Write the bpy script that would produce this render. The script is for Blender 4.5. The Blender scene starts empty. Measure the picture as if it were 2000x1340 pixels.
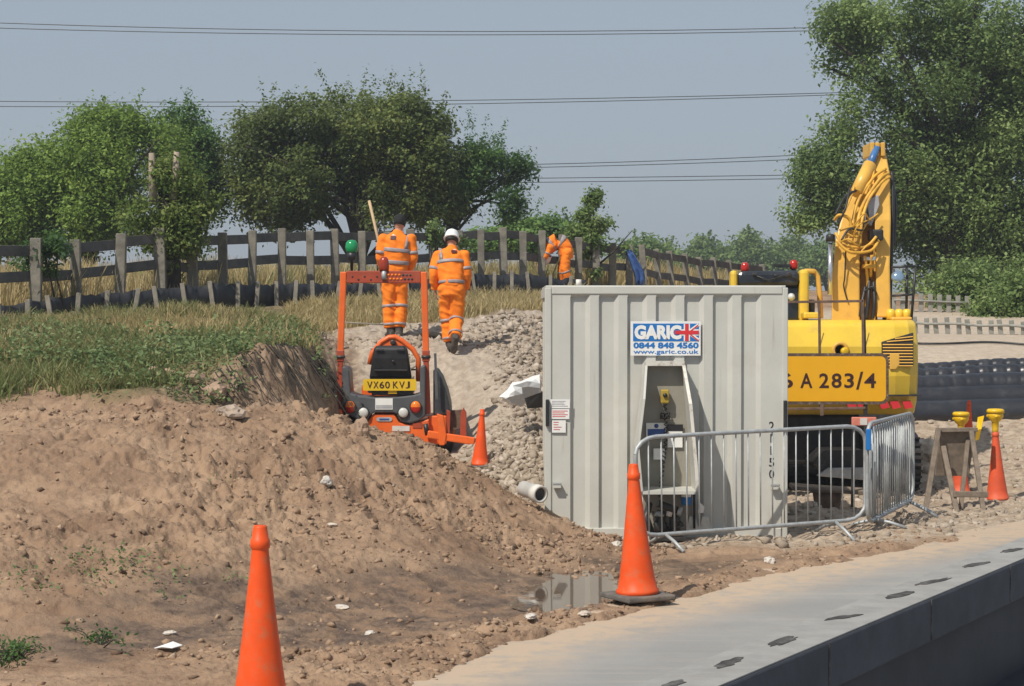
import bpy, bmesh, math, random
import numpy as np
from mathutils import Vector, Matrix, noise as mnoise

# ------------------------------------------------------------------ camera, sky, sun, exposure
SC = bpy.context.scene
COL = SC.collection
random.seed(7)
RNG = np.random.default_rng(11)
FPX, CAMH = 3920.0, 2.3                       # focal length in photo pixels, eye height
PITCH = math.atan(70.0 / FPX)                 # horizon 70 px above the centre

cam_d = bpy.data.cameras.new('camera')
cam = bpy.data.objects.new('camera', cam_d)
COL.objects.link(cam)
cam.location = (0, 0, CAMH)
cam.rotation_euler = (math.pi / 2 - PITCH, 0, 0)
cam_d.sensor_width = 36.0
cam_d.lens = FPX / 2000 * 36
cam_d.clip_start = 0.1
cam_d.clip_end = 9000
SC.camera = cam

SUN_EL, SUN_AZ = math.radians(51), math.radians(39)      # height; angle to the left of straight behind the camera
to_sun = Vector((-math.sin(SUN_AZ) * math.cos(SUN_EL), -math.cos(SUN_AZ) * math.cos(SUN_EL), math.sin(SUN_EL)))
W = bpy.data.worlds.new('World')
SC.world = W
W.use_nodes = True
wn = W.node_tree
sky = wn.nodes.new('ShaderNodeTexSky')
sky.sky_type = 'NISHITA'
sky.sun_disc = False
sky.sun_elevation = SUN_EL
sky.sun_rotation = math.atan2(to_sun.x, to_sun.y) % (2 * math.pi)
sky.air_density = 1.0
sky.dust_density = 1.6
sky.ozone_density = 1.2
hs = wn.nodes.new('ShaderNodeHueSaturation')
hs.inputs['Saturation'].default_value = 0.62
wn.links.new(sky.outputs[0], hs.inputs['Color'])
bg = wn.nodes['Background']
SKY = 0.10
bg.inputs['Strength'].default_value = SKY
veil = wn.nodes.new('ShaderNodeMix')                     # thin summer murk evening out the sky
veil.data_type = 'RGBA'
veil.inputs['Factor'].default_value = 0.7
veil.inputs[7].default_value = (.338/SKY, .405/SKY, .488/SKY, 1)
wn.links.new(hs.outputs[0], veil.inputs[6])
wn.links.new(veil.outputs[2], bg.inputs['Color'])
sun_d = bpy.data.lights.new('sun', 'SUN')
sun_d.energy = 4.4
sun_d.angle = math.radians(0.55)
sun_d.color = (1.0, 0.93, 0.82)
sun_o = bpy.data.objects.new('sun', sun_d)
COL.objects.link(sun_o)
sun_o.rotation_euler = to_sun.to_track_quat('Z', 'Y').to_euler()
sun_o.location = (-20, -20, 40)
SC.view_settings.view_transform = 'Standard'
SC.view_settings.look = 'None'
SC.view_settings.exposure = 0.0
SC.view_settings.gamma = 1.0
SC.view_settings.use_curve_mapping = False

# ------------------------------------------------------------------ helpers
def at(px, py, Y):
    """world point at distance Y seen at photo pixel (px, py)"""
    d = Vector(((px - 1000) / FPX, (670 - py) / FPX, -1.0))
    c, s = math.cos(math.pi / 2 - PITCH), math.sin(math.pi / 2 - PITCH)
    w = Vector((d.x, c * d.y - s * d.z, s * d.y + c * d.z))
    k = Y / w.y
    return Vector((w.x * k, Y, CAMH + w.z * k))

BASE = {}
def empty(name, loc):
    o = bpy.data.objects.new(name, None)
    COL.objects.link(o)
    o.location = loc
    o.empty_display_size = 0.2
    BASE[o.name] = Vector(loc)
    return o

def tag(o, label, cat=None, group=None, kind=None):
    if label: o['label'] = label
    if cat: o['category'] = cat
    if group: o['group'] = group
    if kind: o['kind'] = kind
    return o

def link_mesh(name, me, parent=None, base=None, smooth=False):
    o = bpy.data.objects.new(name, me)
    COL.objects.link(o)
    if parent is not None:
        o.parent = parent
        b = BASE[parent.name]
    else:
        b = Vector(base) if base is not None else Vector((0, 0, 0))
        o.location = b
    BASE[o.name] = b
    if b.length > 0:
        me.transform(Matrix.Translation(-b))
    if smooth:
        me.polygons.foreach_set('use_smooth', [True] * len(me.polygons))
    return o

class MB:
    """collects shapes (world coordinates) and links them as one mesh object"""
    def __init__(self):
        self.v, self.f, self.sm = [], [], []
    def add(self, vs, fs, smooth=False):
        n = len(self.v)
        self.v += [tuple(p) for p in vs]
        self.f += [tuple(i + n for i in f) for f in fs]
        self.sm += [smooth] * len(fs)
        return self
    def box(self, x0, y0, z0, x1, y1, z1):
        v = [(x0,y0,z0),(x1,y0,z0),(x1,y1,z0),(x0,y1,z0),(x0,y0,z1),(x1,y0,z1),(x1,y1,z1),(x0,y1,z1)]
        return self.add(v, [(3,2,1,0),(4,5,6,7),(0,1,5,4),(1,2,6,5),(2,3,7,6),(3,0,4,7)])
    def pbox(self, px0, py0, px1, py1, Y0, Y1):
        a, b = at(px0, py1, Y0), at(px1, py0, Y0)
        return self.box(a.x, Y0, a.z, b.x, Y1, b.z)
    def obox(self, c, ax, ay, az):
        """oriented box: centre and three half-axis vectors"""
        c, ax, ay, az = Vector(c), Vector(ax), Vector(ay), Vector(az)
        v = [c+sx*ax+sy*ay+sz*az for sz in (-1,1) for sx,sy in ((-1,-1),(1,-1),(1,1),(-1,1))]
        return self.add(v, [(3,2,1,0),(4,5,6,7),(0,1,5,4),(1,2,6,5),(2,3,7,6),(3,0,4,7)])
    def beam(self, p, q, w, d, up=(0,1,0)):
        """rectangular bar from p to q, w across, d along 'up'"""
        p, q = Vector(p), Vector(q)
        t = (q-p).normalized()
        u = Vector(up) - t * t.dot(Vector(up))
        u.normalize()
        s = t.cross(u)
        return self.obox((p+q)/2, s*w/2, u*d/2, (q-p)/2)
    def prism(self, pts, vec):
        pts = [Vector(p) for p in pts]
        n = len(pts)
        v = pts + [p + Vector(vec) for p in pts]
        nrm = Vector((0,0,0))
        for i in range(n):
            nrm += pts[i].cross(pts[(i+1) % n])
        fs = [tuple(range(n)), tuple(range(2*n-1, n-1, -1))] + [(i, i+n, (i+1) % n + n, (i+1) % n) for i in range(n)]
        if nrm.dot(Vector(vec)) > 0:
            fs = [tuple(reversed(f)) for f in fs]
        return self.add(v, fs)
    def pprism(self, pxs, Y0, Y1):
        return self.prism([at(x, y, Y0) for x, y in pxs], (0, Y1 - Y0, 0))
    def tube(self, pts, r, seg=8, caps=True, smooth=True):
        pts = [Vector(p) for p in pts]
        n = len(pts)
        rs = r if isinstance(r, (list, tuple)) else [r] * n
        vs, fs = [], []
        prev = None
        for i, p in enumerate(pts):
            t = (pts[min(i+1, n-1)] - pts[max(i-1, 0)])
            if t.length < 1e-9: t = Vector((0,0,1))
            t.normalize()
            if prev is None:
                a = Vector((0,0,1)) if abs(t.z) < .9 else Vector((0,1,0))
                u = t.cross(a).normalized()
            else:
                u = (prev - t * prev.dot(t)).normalized()
            prev = u
            w = t.cross(u)
            for k in range(seg):
                an = 2 * math.pi * k / seg
                vs.append(p + (u * math.cos(an) + w * math.sin(an)) * rs[i])
        for i in range(n-1):
            for k in range(seg):
                k2 = (k+1) % seg
                fs.append((i*seg+k, i*seg+k2, (i+1)*seg+k2, (i+1)*seg+k))
        self.add(vs, fs, smooth)
        if caps:
            m = len(self.v) - len(vs)
            self.f.append(tuple(m + k for k in range(seg-1, -1, -1))); self.sm.append(False)
            self.f.append(tuple(m + (n-1)*seg + k for k in range(seg))); self.sm.append(False)
        return self
    def lathe(self, c, prof, axis=(0,0,1), seg=24, smooth=True):
        """prof: (radius, height) pairs along axis from c"""
        c, ax = Vector(c), Vector(axis).normalized()
        a = Vector((1,0,0)) if abs(ax.x) < .9 else Vector((0,1,0))
        u = ax.cross(a).normalized(); w = ax.cross(u)
        vs, fs = [], []
        for r, h in prof:
            for k in range(seg):
                an = 2*math.pi*k/seg
                vs.append(c + ax*h + (u*math.cos(an) + w*math.sin(an))*max(r, 1e-4))
        for i in range(len(prof)-1):
            for k in range(seg):
                k2 = (k+1) % seg
                fs.append((i*seg+k, i*seg+k2, (i+1)*seg+k2, (i+1)*seg+k))
        fs.append(tuple(range(seg-1,-1,-1)))
        m = (len(prof)-1)*seg
        fs.append(tuple(m+k for k in range(seg)))
        return self.add(vs, fs, smooth)
    def rings(self, rings, smooth=True, caps=True):
        """rings: equal-length lists of points"""
        n = len(rings[0]); vs = [p for r in rings for p in r]; fs = []
        for i in range(len(rings)-1):
            for k in range(n):
                k2 = (k+1) % n
                fs.append((i*n+k, i*n+k2, (i+1)*n+k2, (i+1)*n+k))
        self.add(vs, fs, smooth)
        if caps:
            m = len(self.v)-len(vs)
            self.f.append(tuple(m+k for k in range(n-1,-1,-1))); self.sm.append(smooth)
            self.f.append(tuple(m+(len(rings)-1)*n+k for k in range(n))); self.sm.append(smooth)
        return self
    def rock(self, c, r, sq=(1,1,.7), seed=0, sub=2, rough=.35, facet=.0):
        vs, fs = ico(sub)
        rs = random.Random(seed)
        off = Vector((rs.uniform(-50,50), rs.uniform(-50,50), rs.uniform(-50,50)))
        rot = Matrix.Rotation(rs.uniform(0,6.28), 3, 'Z')
        out = []
        for p in vs:
            p = Vector(p)
            k = 1 + rough * mnoise.noise(p*1.3 + off) + rough*.5 * mnoise.noise(p*3 + off)
            if facet:
                cl_ = mnoise.cell_vector(p*1.15 + off)
                k *= 1 + facet*(cl_.x-.5)
            q = rot @ Vector((p.x*k*sq[0], p.y*k*sq[1], p.z*k*sq[2])) * r
            out.append(Vector(c) + q)
        return self.add(out, fs, False)
    def text(self, s, x0, z0, x1, z1, Y, off=0.0, shear=0.0):
        """lettering filling the box x0..x1, z0..z1 on the plane Y, facing the camera side"""
        v, f = text_mesh(s, off, shear)
        mn, mx = v.min(0), v.max(0)
        sx, sz = (x1-x0)/(mx[0]-mn[0]), (z1-z0)/(mx[1]-mn[1])
        vs = [(x0+(p[0]-mn[0])*sx, Y, z0+(p[1]-mn[1])*sz) for p in v]
        return self.add(vs, f)
    def ptext(self, s, px0, py0, px1, py1, Y, off=0.0, shear=0.0):
        a, b = at(px0, py1, Y), at(px1, py0, Y)
        return self.text(s, a.x, a.z, b.x, b.z, Y, off, shear)
    def mesh(self, name):
        me = bpy.data.meshes.new(name)
        me.from_pydata(self.v, [], self.f)
        me.polygons.foreach_set('use_smooth', self.sm)
        me.update()
        return me
    def build(self, name, m, parent=None, base=None, bevel=0, seg=2, solid=0, recalc=True):
        me = self.mesh(name)
        if recalc:
            bm = bmesh.new(); bm.from_mesh(me)
            bmesh.ops.recalc_face_normals(bm, faces=bm.faces)
            bm.to_mesh(me); bm.free()
        for x in (m if isinstance(m, (list, tuple)) else [m]):
            me.materials.append(x)
        o = link_mesh(name, me, parent, base)
        if solid:
            md = o.modifiers.new('solid', 'SOLIDIFY'); md.thickness = solid; md.offset = 0
        if bevel:
            md = o.modifiers.new('bevel', 'BEVEL'); md.width = bevel; md.segments = seg
            md.limit_method = 'ANGLE'; md.angle_limit = math.radians(35)
        return o

_ico = {}
def ico(sub):
    if sub not in _ico:
        bm = bmesh.new(); bmesh.ops.create_icosphere(bm, subdivisions=sub, radius=1)
        bm.verts.ensure_lookup_table()
        _ico[sub] = ([tuple(v.co) for v in bm.verts], [tuple(v.index for v in f.verts) for f in bm.faces])
        bm.free()
    return _ico[sub]

def text_mesh(s, off=0.0, shear=0.0):
    cu = bpy.data.curves.new('lettering', 'FONT')
    cu.body = s; cu.size = 1; cu.offset = off; cu.shear = shear; cu.resolution_u = 3
    o = bpy.data.objects.new('lettering', cu)
    COL.objects.link(o)
    dg = bpy.context.evaluated_depsgraph_get()
    me = bpy.data.meshes.new_from_object(o.evaluated_get(dg))
    v = np.array([tuple(p.co) for p in me.vertices]); f = [tuple(p.vertices) for p in me.polygons]
    bpy.data.objects.remove(o); bpy.data.curves.remove(cu); bpy.data.meshes.remove(me)
    return v, f

def mesh_np(name, V, F, m, attrs=None, smooth=False):
    """fast mesh from arrays; F is (n,3) or (n,4)"""
    me = bpy.data.meshes.new(name)
    n, k = F.shape
    me.vertices.add(len(V)); me.vertices.foreach_set('co', np.ascontiguousarray(V, np.float32).ravel())
    me.loops.add(n*k); me.loops.foreach_set('vertex_index', np.ascontiguousarray(F, np.int32).ravel())
    me.polygons.add(n)
    me.polygons.foreach_set('loop_start', np.arange(0, n*k, k, dtype=np.int32))
    me.polygons.foreach_set('loop_total', np.full(n, k, np.int32))
    if smooth: me.polygons.foreach_set('use_smooth', np.ones(n, bool))
    for an, av in (attrs or {}).items():
        a = me.attributes.new(an, 'FLOAT', 'POINT'); a.data.foreach_set('value', np.ascontiguousarray(av, np.float32))
    me.update(calc_edges=True)
    me.validate()
    for x in (m if isinstance(m, (list, tuple)) else [m]): me.materials.append(x)
    return me

def fuse(mb, voxel, smooth=4, wrinkle=0.0, wscale=14, seed=0):
    """closed overlapping shapes -> one continuous skin"""
    me = mb.mesh('fused')
    bm = bmesh.new(); bm.from_mesh(me); bmesh.ops.recalc_face_normals(bm, faces=bm.faces); bm.to_mesh(me); bm.free()
    o = bpy.data.objects.new('fused', me); COL.objects.link(o)
    md = o.modifiers.new('r', 'REMESH'); md.mode = 'VOXEL'; md.voxel_size = voxel
    if smooth:
        ms = o.modifiers.new('s', 'SMOOTH'); ms.iterations = smooth; ms.factor = .5
    dg = bpy.context.evaluated_depsgraph_get()
    out = bpy.data.meshes.new_from_object(o.evaluated_get(dg))
    bpy.data.objects.remove(o); bpy.data.meshes.remove(me)
    if wrinkle:
        off = Vector((seed*7.1, seed*3.3, seed))
        for v in out.vertices:
            q = v.co
            a = mnoise.noise(Vector((q.x*wscale, q.y*wscale, q.z*wscale*.55)) + off)
            b = 1-abs(mnoise.noise(Vector((q.x*wscale*.8+q.z*wscale*.5, q.y*wscale*.7, q.z*wscale*1.1)) - off))*2
            v.co = q + v.normal * wrinkle * (a*.7 + b*.6)
        out.update()
    out.polygons.foreach_set('use_smooth', [True]*len(out.polygons))
    return out

# ---- numpy noise
def _hash(ix, iy, s):
    n = (ix.astype(np.int64)*374761393 + iy.astype(np.int64)*668265263 + s*974634777) & 0x7fffffff
    n = ((n ^ (n >> 13)) * 1274126177) & 0x7fffffff
    n = (n ^ (n >> 16)) & 0xffff
    return n / 65535.0
def vnoise(x, y, s=0):
    ix, iy = np.floor(x), np.floor(y)
    fx, fy = x-ix, y-iy
    ux, uy = fx*fx*fx*(fx*(fx*6-15)+10), fy*fy*fy*(fy*(fy*6-15)+10)
    a, b = _hash(ix, iy, s), _hash(ix+1, iy, s)
    c, d = _hash(ix, iy+1, s), _hash(ix+1, iy+1, s)
    return ((a*(1-ux)+b*ux)*(1-uy) + (c*(1-ux)+d*ux)*uy)*2-1
def fbm(x, y, sc, oc=4, s=0, gain=.5):
    t, amp, nrm = 0, 1, 0
    for i in range(oc):
        an = .5*i + .3
        xr, yr = x*math.cos(an)-y*math.sin(an), x*math.sin(an)+y*math.cos(an)
        t = t + amp*vnoise(xr*sc, yr*sc, s+i*17); nrm += amp; amp *= gain; sc *= 2.03
    return t/nrm
def cells(x, y, s=0):
    """distance to the nearest jittered lattice point, and that point's random number"""
    ix, iy = np.floor(x), np.floor(y)
    best = np.full(x.shape, 9.0); rid = np.zeros(x.shape)
    for dx in (-1,0,1):
        for dy in (-1,0,1):
            cx, cy = ix+dx, iy+dy
            d = np.hypot(cx+_hash(cx,cy,s)-x, cy+_hash(cx,cy,s+5)-y)
            m = d < best
            best = np.where(m, d, best); rid = np.where(m, _hash(cx,cy,s+9), rid)
    return best, rid
def sstep(a, b, x):
    t = np.clip((x-a)/(b-a), 0, 1)
    return t*t*(3-2*t)

# ------------------------------------------------------------------ materials
class NT:
    def __init__(self, name):
        self.m = bpy.data.materials.new(name); self.m.use_nodes = True
        self.t = self.m.node_tree; self.b = self.t.nodes['Principled BSDF']; self.out = self.t.nodes['Material Output']
    def n(self, ty, **kw):
        x = self.t.nodes.new(ty)
        for k, v in kw.items(): setattr(x, k, v)
        return x
    def l(self, a, b): self.t.links.new(a, b)
    def coord(self, obj=True): return self.n('ShaderNodeTexCoord').outputs['Object']
    def noise(self, scale, det=4, rough=.6, vec=None, w=None):
        x = self.n('ShaderNodeTexNoise'); x.inputs['Scale'].default_value = scale
        x.inputs['Detail'].default_value = det; x.inputs['Roughness'].default_value = rough
        self.l(vec if vec is not None else self.coord(), x.inputs['Vector'])
        return x.outputs['Fac']
    def ramp(self, fac, a, b):
        x = self.n('ShaderNodeMapRange'); x.interpolation_type = 'SMOOTHSTEP'
        x.inputs['From Min'].default_value = a; x.inputs['From Max'].default_value = b
        self.l(fac, x.inputs['Value']); return x.outputs['Result']
    def mix(self, fac, a, b, mode='MIX'):
        x = self.n('ShaderNodeMix'); x.data_type = 'RGBA'; x.blend_type = mode
        for s, v in ((x.inputs['Factor'], fac), (x.inputs[6], a), (x.inputs[7], b)):
            if isinstance(v, (int, float)): s.default_value = v
            elif isinstance(v, tuple): s.default_value = (*v[:3], 1)
            else: self.l(v, s)
        return x.outputs[2]
    def math(self, op, a, b=0.0):
        x = self.n('ShaderNodeMath'); x.operation = op
        for s, v in ((x.inputs[0], a), (x.inputs[1], b)):
            if isinstance(v, (int, float)): s.default_value = v
            else: self.l(v, s)
        return x.outputs[0]
    def attr(self, name):
        x = self.n('ShaderNodeAttribute'); x.attribute_name = name
        return x.outputs['Fac']
    def bump(self, h, strength=.3, dist=.02):
        x = self.n('ShaderNodeBump'); x.inputs['Strength'].default_value = strength; x.inputs['Distance'].default_value = dist
        self.l(h, x.inputs['Height']); self.l(x.outputs[0], self.b.inputs['Normal'])
    def col(self, c):
        if isinstance(c, tuple): self.b.inputs['Base Color'].default_value = (*c[:3], 1)
        else: self.l(c, self.b.inputs['Base Color'])
    def set(self, **kw):
        for k, v in kw.items():
            s = self.b.inputs[k.replace('_', ' ')]
            if isinstance(v, (int, float)): s.default_value = v
            else: self.l(v, s)

def paint(name, c, rough=.45, metal=0.0, var=.12, scale=6, dirt=0.0, dirtc=(.30,.22,.15), dscale=3.0, bump=0.0, bscale=60, spec=.5):
    """weathered surface: slow tone changes, patches of dirt, fine bump"""
    t = NT(name)
    n1 = t.noise(scale, 5, .65)
    dk = tuple(x*(1-var) for x in c); lt = tuple(min(1, x*(1+var)) for x in c)
    k = t.mix(t.ramp(n1, .3, .7), dk, lt)
    if dirt:
        n2 = t.noise(dscale, 8, .72)
        k = t.mix(t.math('MULTIPLY', t.ramp(n2, .48, .74), dirt), k, dirtc)
        t.set(Roughness=t.math('ADD', t.math('MULTIPLY', t.ramp(n2, .48, .74), .3*dirt), rough))
    else:
        t.set(Roughness=rough)
    t.col(k); t.set(Metallic=metal); t.b.inputs['Specular IOR Level'].default_value = spec
    if bump: t.bump(t.noise(bscale, 3, .6), bump, .01)
    return t.m

def leafmat(name, dark, mid, light, transl=.35):
    t = NT(name)
    a = t.attr('tone')
    c = t.mix(t.ramp(a, 0, .5), dark, mid)
    c = t.mix(t.ramp(a, .5, 1), c, light)
    t.col(c); t.set(Roughness=.55); t.b.inputs['Specular IOR Level'].default_value = .25
    tr = t.n('ShaderNodeBsdfTranslucent')
    t.l(t.mix(.5, c, light, 'MIX'), tr.inputs['Color'])
    ms = t.n('ShaderNodeMixShader'); ms.inputs[0].default_value = transl
    t.l(t.b.outputs[0], ms.inputs[1]); t.l(tr.outputs[0], ms.inputs[2]); t.l(ms.outputs[0], t.out.inputs['Surface'])
    return t.m

M = {}
M['container'] = paint('container_paint', (.515,.515,.475), .5, var=.06, scale=1.6, dirt=.34, dirtc=(.38,.33,.26), dscale=1.7, bump=.05, bscale=9)
def streaked(name, c, streak, amt, chip):
    t = NT(name); co = t.coord()
    mp = t.n('ShaderNodeMapping'); t.l(co, mp.inputs[0]); mp.inputs['Scale'].default_value = (22, 22, .9)
    k = t.mix(t.ramp(t.noise(1.6, 5, .65, co), .3, .7), tuple(x*.94 for x in c), tuple(min(1, x*1.05) for x in c))
    k = t.mix(t.math('MULTIPLY', t.ramp(t.noise(1.5, 8, .7, co), .5, .76), .3), k, (.38,.33,.26))
    k = t.mix(t.math('MULTIPLY', t.math('MULTIPLY', t.ramp(t.noise(1, 5, .7, mp.outputs[0]), .56, .74), t.ramp(t.noise(1.3, 3, .6, co), .42, .62)), amt), k, streak)
    k = t.mix(t.math('MULTIPLY', t.ramp(t.noise(17, 6, .75, co), .69, .73), chip), k, (.15,.08,.05))
    t.col(k); t.set(Roughness=.5); t.bump(t.noise(7, 3, .6, co), .06, .012)
    return t.m
M['container'] = streaked('container_paint', (.515,.515,.475), (.30,.245,.18), .5, .75)
M['container_shade'] = paint('shaded_hatch_paint', (.27,.255,.215), .6, var=.1, scale=3, dirt=.4, dirtc=(.24,.19,.14), dscale=4)  # shade inside the hatch mixed into a darker copy of the container paint
M['container_edge'] = paint('chipped_edge_paint', (.62,.60,.54), .5, var=.08, scale=8, dirt=.7, dirtc=(.16,.08,.05), dscale=14)
M['rust'] = paint('rusty_steel', (.14,.085,.06), .8, var=.35, scale=9, dirt=.5, dirtc=(.24,.17,.12), dscale=5, bump=.3)
M['black'] = paint('black_plastic', (.018,.019,.022), .45, var=.25, scale=10, dirt=.25, dirtc=(.14,.11,.085))
M['rubber'] = paint('grey_rubber', (.12,.11,.10), .85, var=.25, scale=12, dirt=.6, dirtc=(.30,.23,.17))
M['white'] = paint('white_card', (.78,.78,.76), .5, var=.04)
M['offwhite'] = paint('dusty_white', (.62,.60,.56), .6, var=.12, dirt=.3)
M['red_ink'] = paint('red_ink', (.55,.03,.03), .5)
M['blue_ink'] = paint('blue_ink', (.012,.16,.48), .4, var=.03)
M['navy_ink'] = paint('navy_ink', (.03,.08,.28), .5)
M['black_ink'] = paint('black_ink', (.015,.014,.016), .5)
M['grey_ink'] = paint('grey_ink', (.4,.4,.42), .5)
M['flag_red'] = paint('flag_red', (.62,.03,.04), .45, var=.03)
M['cone'] = paint('cone_plastic', (.76,.085,.012), .48, var=.07, scale=5, dirt=.6, dirtc=(.40,.18,.095), dscale=9, spec=.3)
M['cone_dirty'] = paint('dirty_cone_plastic', (.64,.085,.025), .6, var=.12, scale=5, dirt=.55, dirtc=(.38,.2,.12), dscale=4)
M['galv'] = paint('galvanised_steel', (.40,.42,.43), .55, metal=.35, var=.15, scale=14, dirt=.25, dirtc=(.3,.26,.22))
M['chrome'] = paint('chrome_rod', (.62,.63,.66), .2, metal=.8, var=.05)
M['orange'] = paint('orange_paint', (.78,.135,.02), .4, var=.08, dirt=.42, dirtc=(.40,.16,.07), dscale=5)
M['orange_dk'] = paint('worn_red_orange_paint', (.36,.055,.022), .5, var=.12, dirt=.4, dirtc=(.26,.12,.07), dscale=7)
M['mgrey'] = paint('grey_moulding', (.085,.09,.10), .45, var=.1, dirt=.25, dirtc=(.25,.21,.17))
M['mudguard'] = paint('dark_mudguard_plastic', (.035,.038,.044), .5, var=.2, dirt=.25, dirtc=(.16,.14,.12))
M['seat'] = paint('black_vinyl', (.016,.016,.018), .5, var=.2, dirt=.15, dirtc=(.1,.085,.07))
M['plate_y'] = paint('yellow_plate', (.72,.47,.02), .4, var=.05, dirt=.15)
M['lamp_r'] = paint('red_lens', (.45,.02,.012), .15, var=.1)
M['lamp_a'] = paint('amber_lens', (.80,.20,.02), .15, var=.1)
M['lamp_w'] = paint('clear_lens', (.62,.63,.60), .12, var=.1)
M['beacon_o'] = paint('smoked_orange_lens', (.30,.035,.012), .12, var=.1)
M['green'] = paint('green_lens', (.012,.26,.09), .18, var=.1)
M['yellow'] = paint('excavator_yellow', (.76,.52,.05), .33, var=.07, scale=2, dirt=.55, dirtc=(.50,.32,.08), dscale=3)
M['yellow2'] = paint('boom_yellow', (.72,.41,.07), .4, var=.08, scale=3, dirt=.35, dirtc=(.40,.24,.08), dscale=5)
M['hose_y'] = paint('yellow_hose', (.66,.36,.04), .5, var=.2, scale=8, dirt=.4, dirtc=(.30,.18,.08))
M['darkmetal'] = paint('dark_greasy_metal', (.04,.038,.038), .45, metal=.3, var=.3, dirt=.3, dirtc=(.16,.12,.09))
M['cabglass'] = paint('dark_cab_glass', (.02,.026,.035), .1, var=.2, scale=2)
M['cabroof'] = paint('slate_roof_panel', (.020,.024,.034), .3, var=.25, scale=3, dirt=.3, dirtc=(.2,.18,.16))
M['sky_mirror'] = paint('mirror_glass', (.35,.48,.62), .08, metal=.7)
M['bluerod'] = paint('blue_wrapped_rod', (.05,.16,.38), .35)
M['sign_y'] = paint('amber_sign_sheet', (.80,.40,.006), .4, var=.03, dirt=.1, dirtc=(.5,.3,.08))
M['sign_ink'] = paint('dark_brown_ink', (.045,.012,.01), .5)
M['sign_frame'] = paint('chipped_brown_frame', (.09,.055,.04), .7, var=.3, scale=30, dirt=.6, dirtc=(.5,.42,.32), dscale=22)
M['lamp_y'] = paint('yellow_lamp_plastic', (.76,.47,.01), .35, var=.08, dirt=.2)
M['oldwood'] = paint('weathered_board', (.19,.15,.115), .8, var=.25, scale=9, dirt=.4, dirtc=(.32,.26,.2), bump=.2)
M['fence'] = paint('weathered_fence_wood', (.19,.175,.145), .85, var=.3, scale=5, dirt=.5, dirtc=(.10,.09,.08), dscale=6, bump=.3, bscale=30)
M['rail'] = paint('dark_fence_rail', (.085,.080,.078), .8, var=.3, scale=4, dirt=.35, dirtc=(.20,.18,.15), bump=.3, bscale=30)
M['edging'] = paint('black_fence_sheet', (.022,.024,.03), .55, var=.3, scale=3, dirt=.4, dirtc=(.10,.09,.075), dscale=4)
M['stake'] = paint('pale_stake_wood', (.24,.22,.185), .85, var=.25, scale=8)
M['bark'] = paint('bark', (.036,.030,.023), .9, var=.4, scale=7, bump=.6, bscale=18)
M['palewood'] = paint('bare_broken_wood', (.30,.245,.19), .85, var=.25, scale=6)
M['handle'] = paint('ash_wood_handle', (.48,.34,.2), .6, var=.15)
M['hivis'] = paint('orange_hivis_cloth', (.95,.235,.022), .8, var=.09, scale=9, dirt=.18, dirtc=(.6,.15,.04), dscale=4, spec=.2)
M['tape'] = paint('reflective_tape', (.30,.265,.275), .5, var=.12, scale=20)
M['skin'] = paint('skin', (.48,.27,.19), .55, var=.05)
M['hair'] = paint('dark_hair', (.02,.015,.012), .6, var=.2, bump=.5)
M['knit'] = paint('black_knit', (.012,.012,.014), .9, var=.3, scale=30, bump=.4, bscale=90)
M['helmet'] = paint('white_helmet', (.80,.80,.80), .3, var=.03)
M['boot'] = paint('muddy_boot', (.055,.045,.04), .8, var=.3, dirt=.7, dirtc=(.28,.23,.18), dscale=9)
M['glove'] = paint('grey_glove', (.22,.21,.20), .8, var=.2)
M['maroon'] = paint('maroon_badge', (.07,.012,.014), .6)
M['pipe_blk'] = paint('black_pipe_plastic', (.020,.021,.027), .30, var=.25, scale=4, dirt=.22, dirtc=(.20,.195,.185), dscale=3.5, spec=.7)
M['bluecloth'] = paint('blue_sheet', (.03,.08,.24), .6, var=.3, scale=8)
M['stone'] = paint('pale_stone', (.52,.45,.38), .85, var=.2, scale=7, bump=.3)
M['stone_w'] = paint('white_stone', (.54,.50,.45), .85, var=.25, scale=9, dirt=.5, dirtc=(.36,.26,.18), dscale=12, bump=.3)
M['dullstone'] = paint('grey_brown_stone', (.33,.26,.205), .9, var=.3, scale=5, bump=.4)
M['bankrock'] = paint('brown_stone', (.34,.235,.165), .9, var=.25, scale=5, bump=.4)
M['wire'] = paint('power_wire', (.06,.065,.075), .5)
M['picket'] = paint('grey_picket', (.27,.265,.235), .8, var=.2)
M['board_rw'] = paint('pink_faded_board', (.62,.2,.14), .6)
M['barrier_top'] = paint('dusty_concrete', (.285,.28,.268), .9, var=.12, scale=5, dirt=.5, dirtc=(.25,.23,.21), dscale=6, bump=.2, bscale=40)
M['barrier'] = paint('shaded_barrier_concrete', (.048,.053,.066), .85, var=.25, scale=2.5, dirt=.3, dirtc=(.05,.052,.06), bump=.15, bscale=40)  # dark tone carries the shade of the near face
M['barrier_shade'] = paint('deep_shade_concrete', (.03,.033,.042), .8, var=.2, scale=2.5)  # deeper shade below the cap put into the colour
M['slot'] = paint('dark_socket', (.05,.047,.045), .9, var=.5, scale=14, dirt=.6, dirtc=(.2,.19,.18), dscale=14)
M['dull_y'] = paint('dull_yellow_box', (.42,.29,.035), .5, var=.15, dirt=.4, dirtc=(.15,.11,.06))
M['polythene'] = paint('white_polythene', (.74,.74,.73), .4, var=.05)
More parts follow.
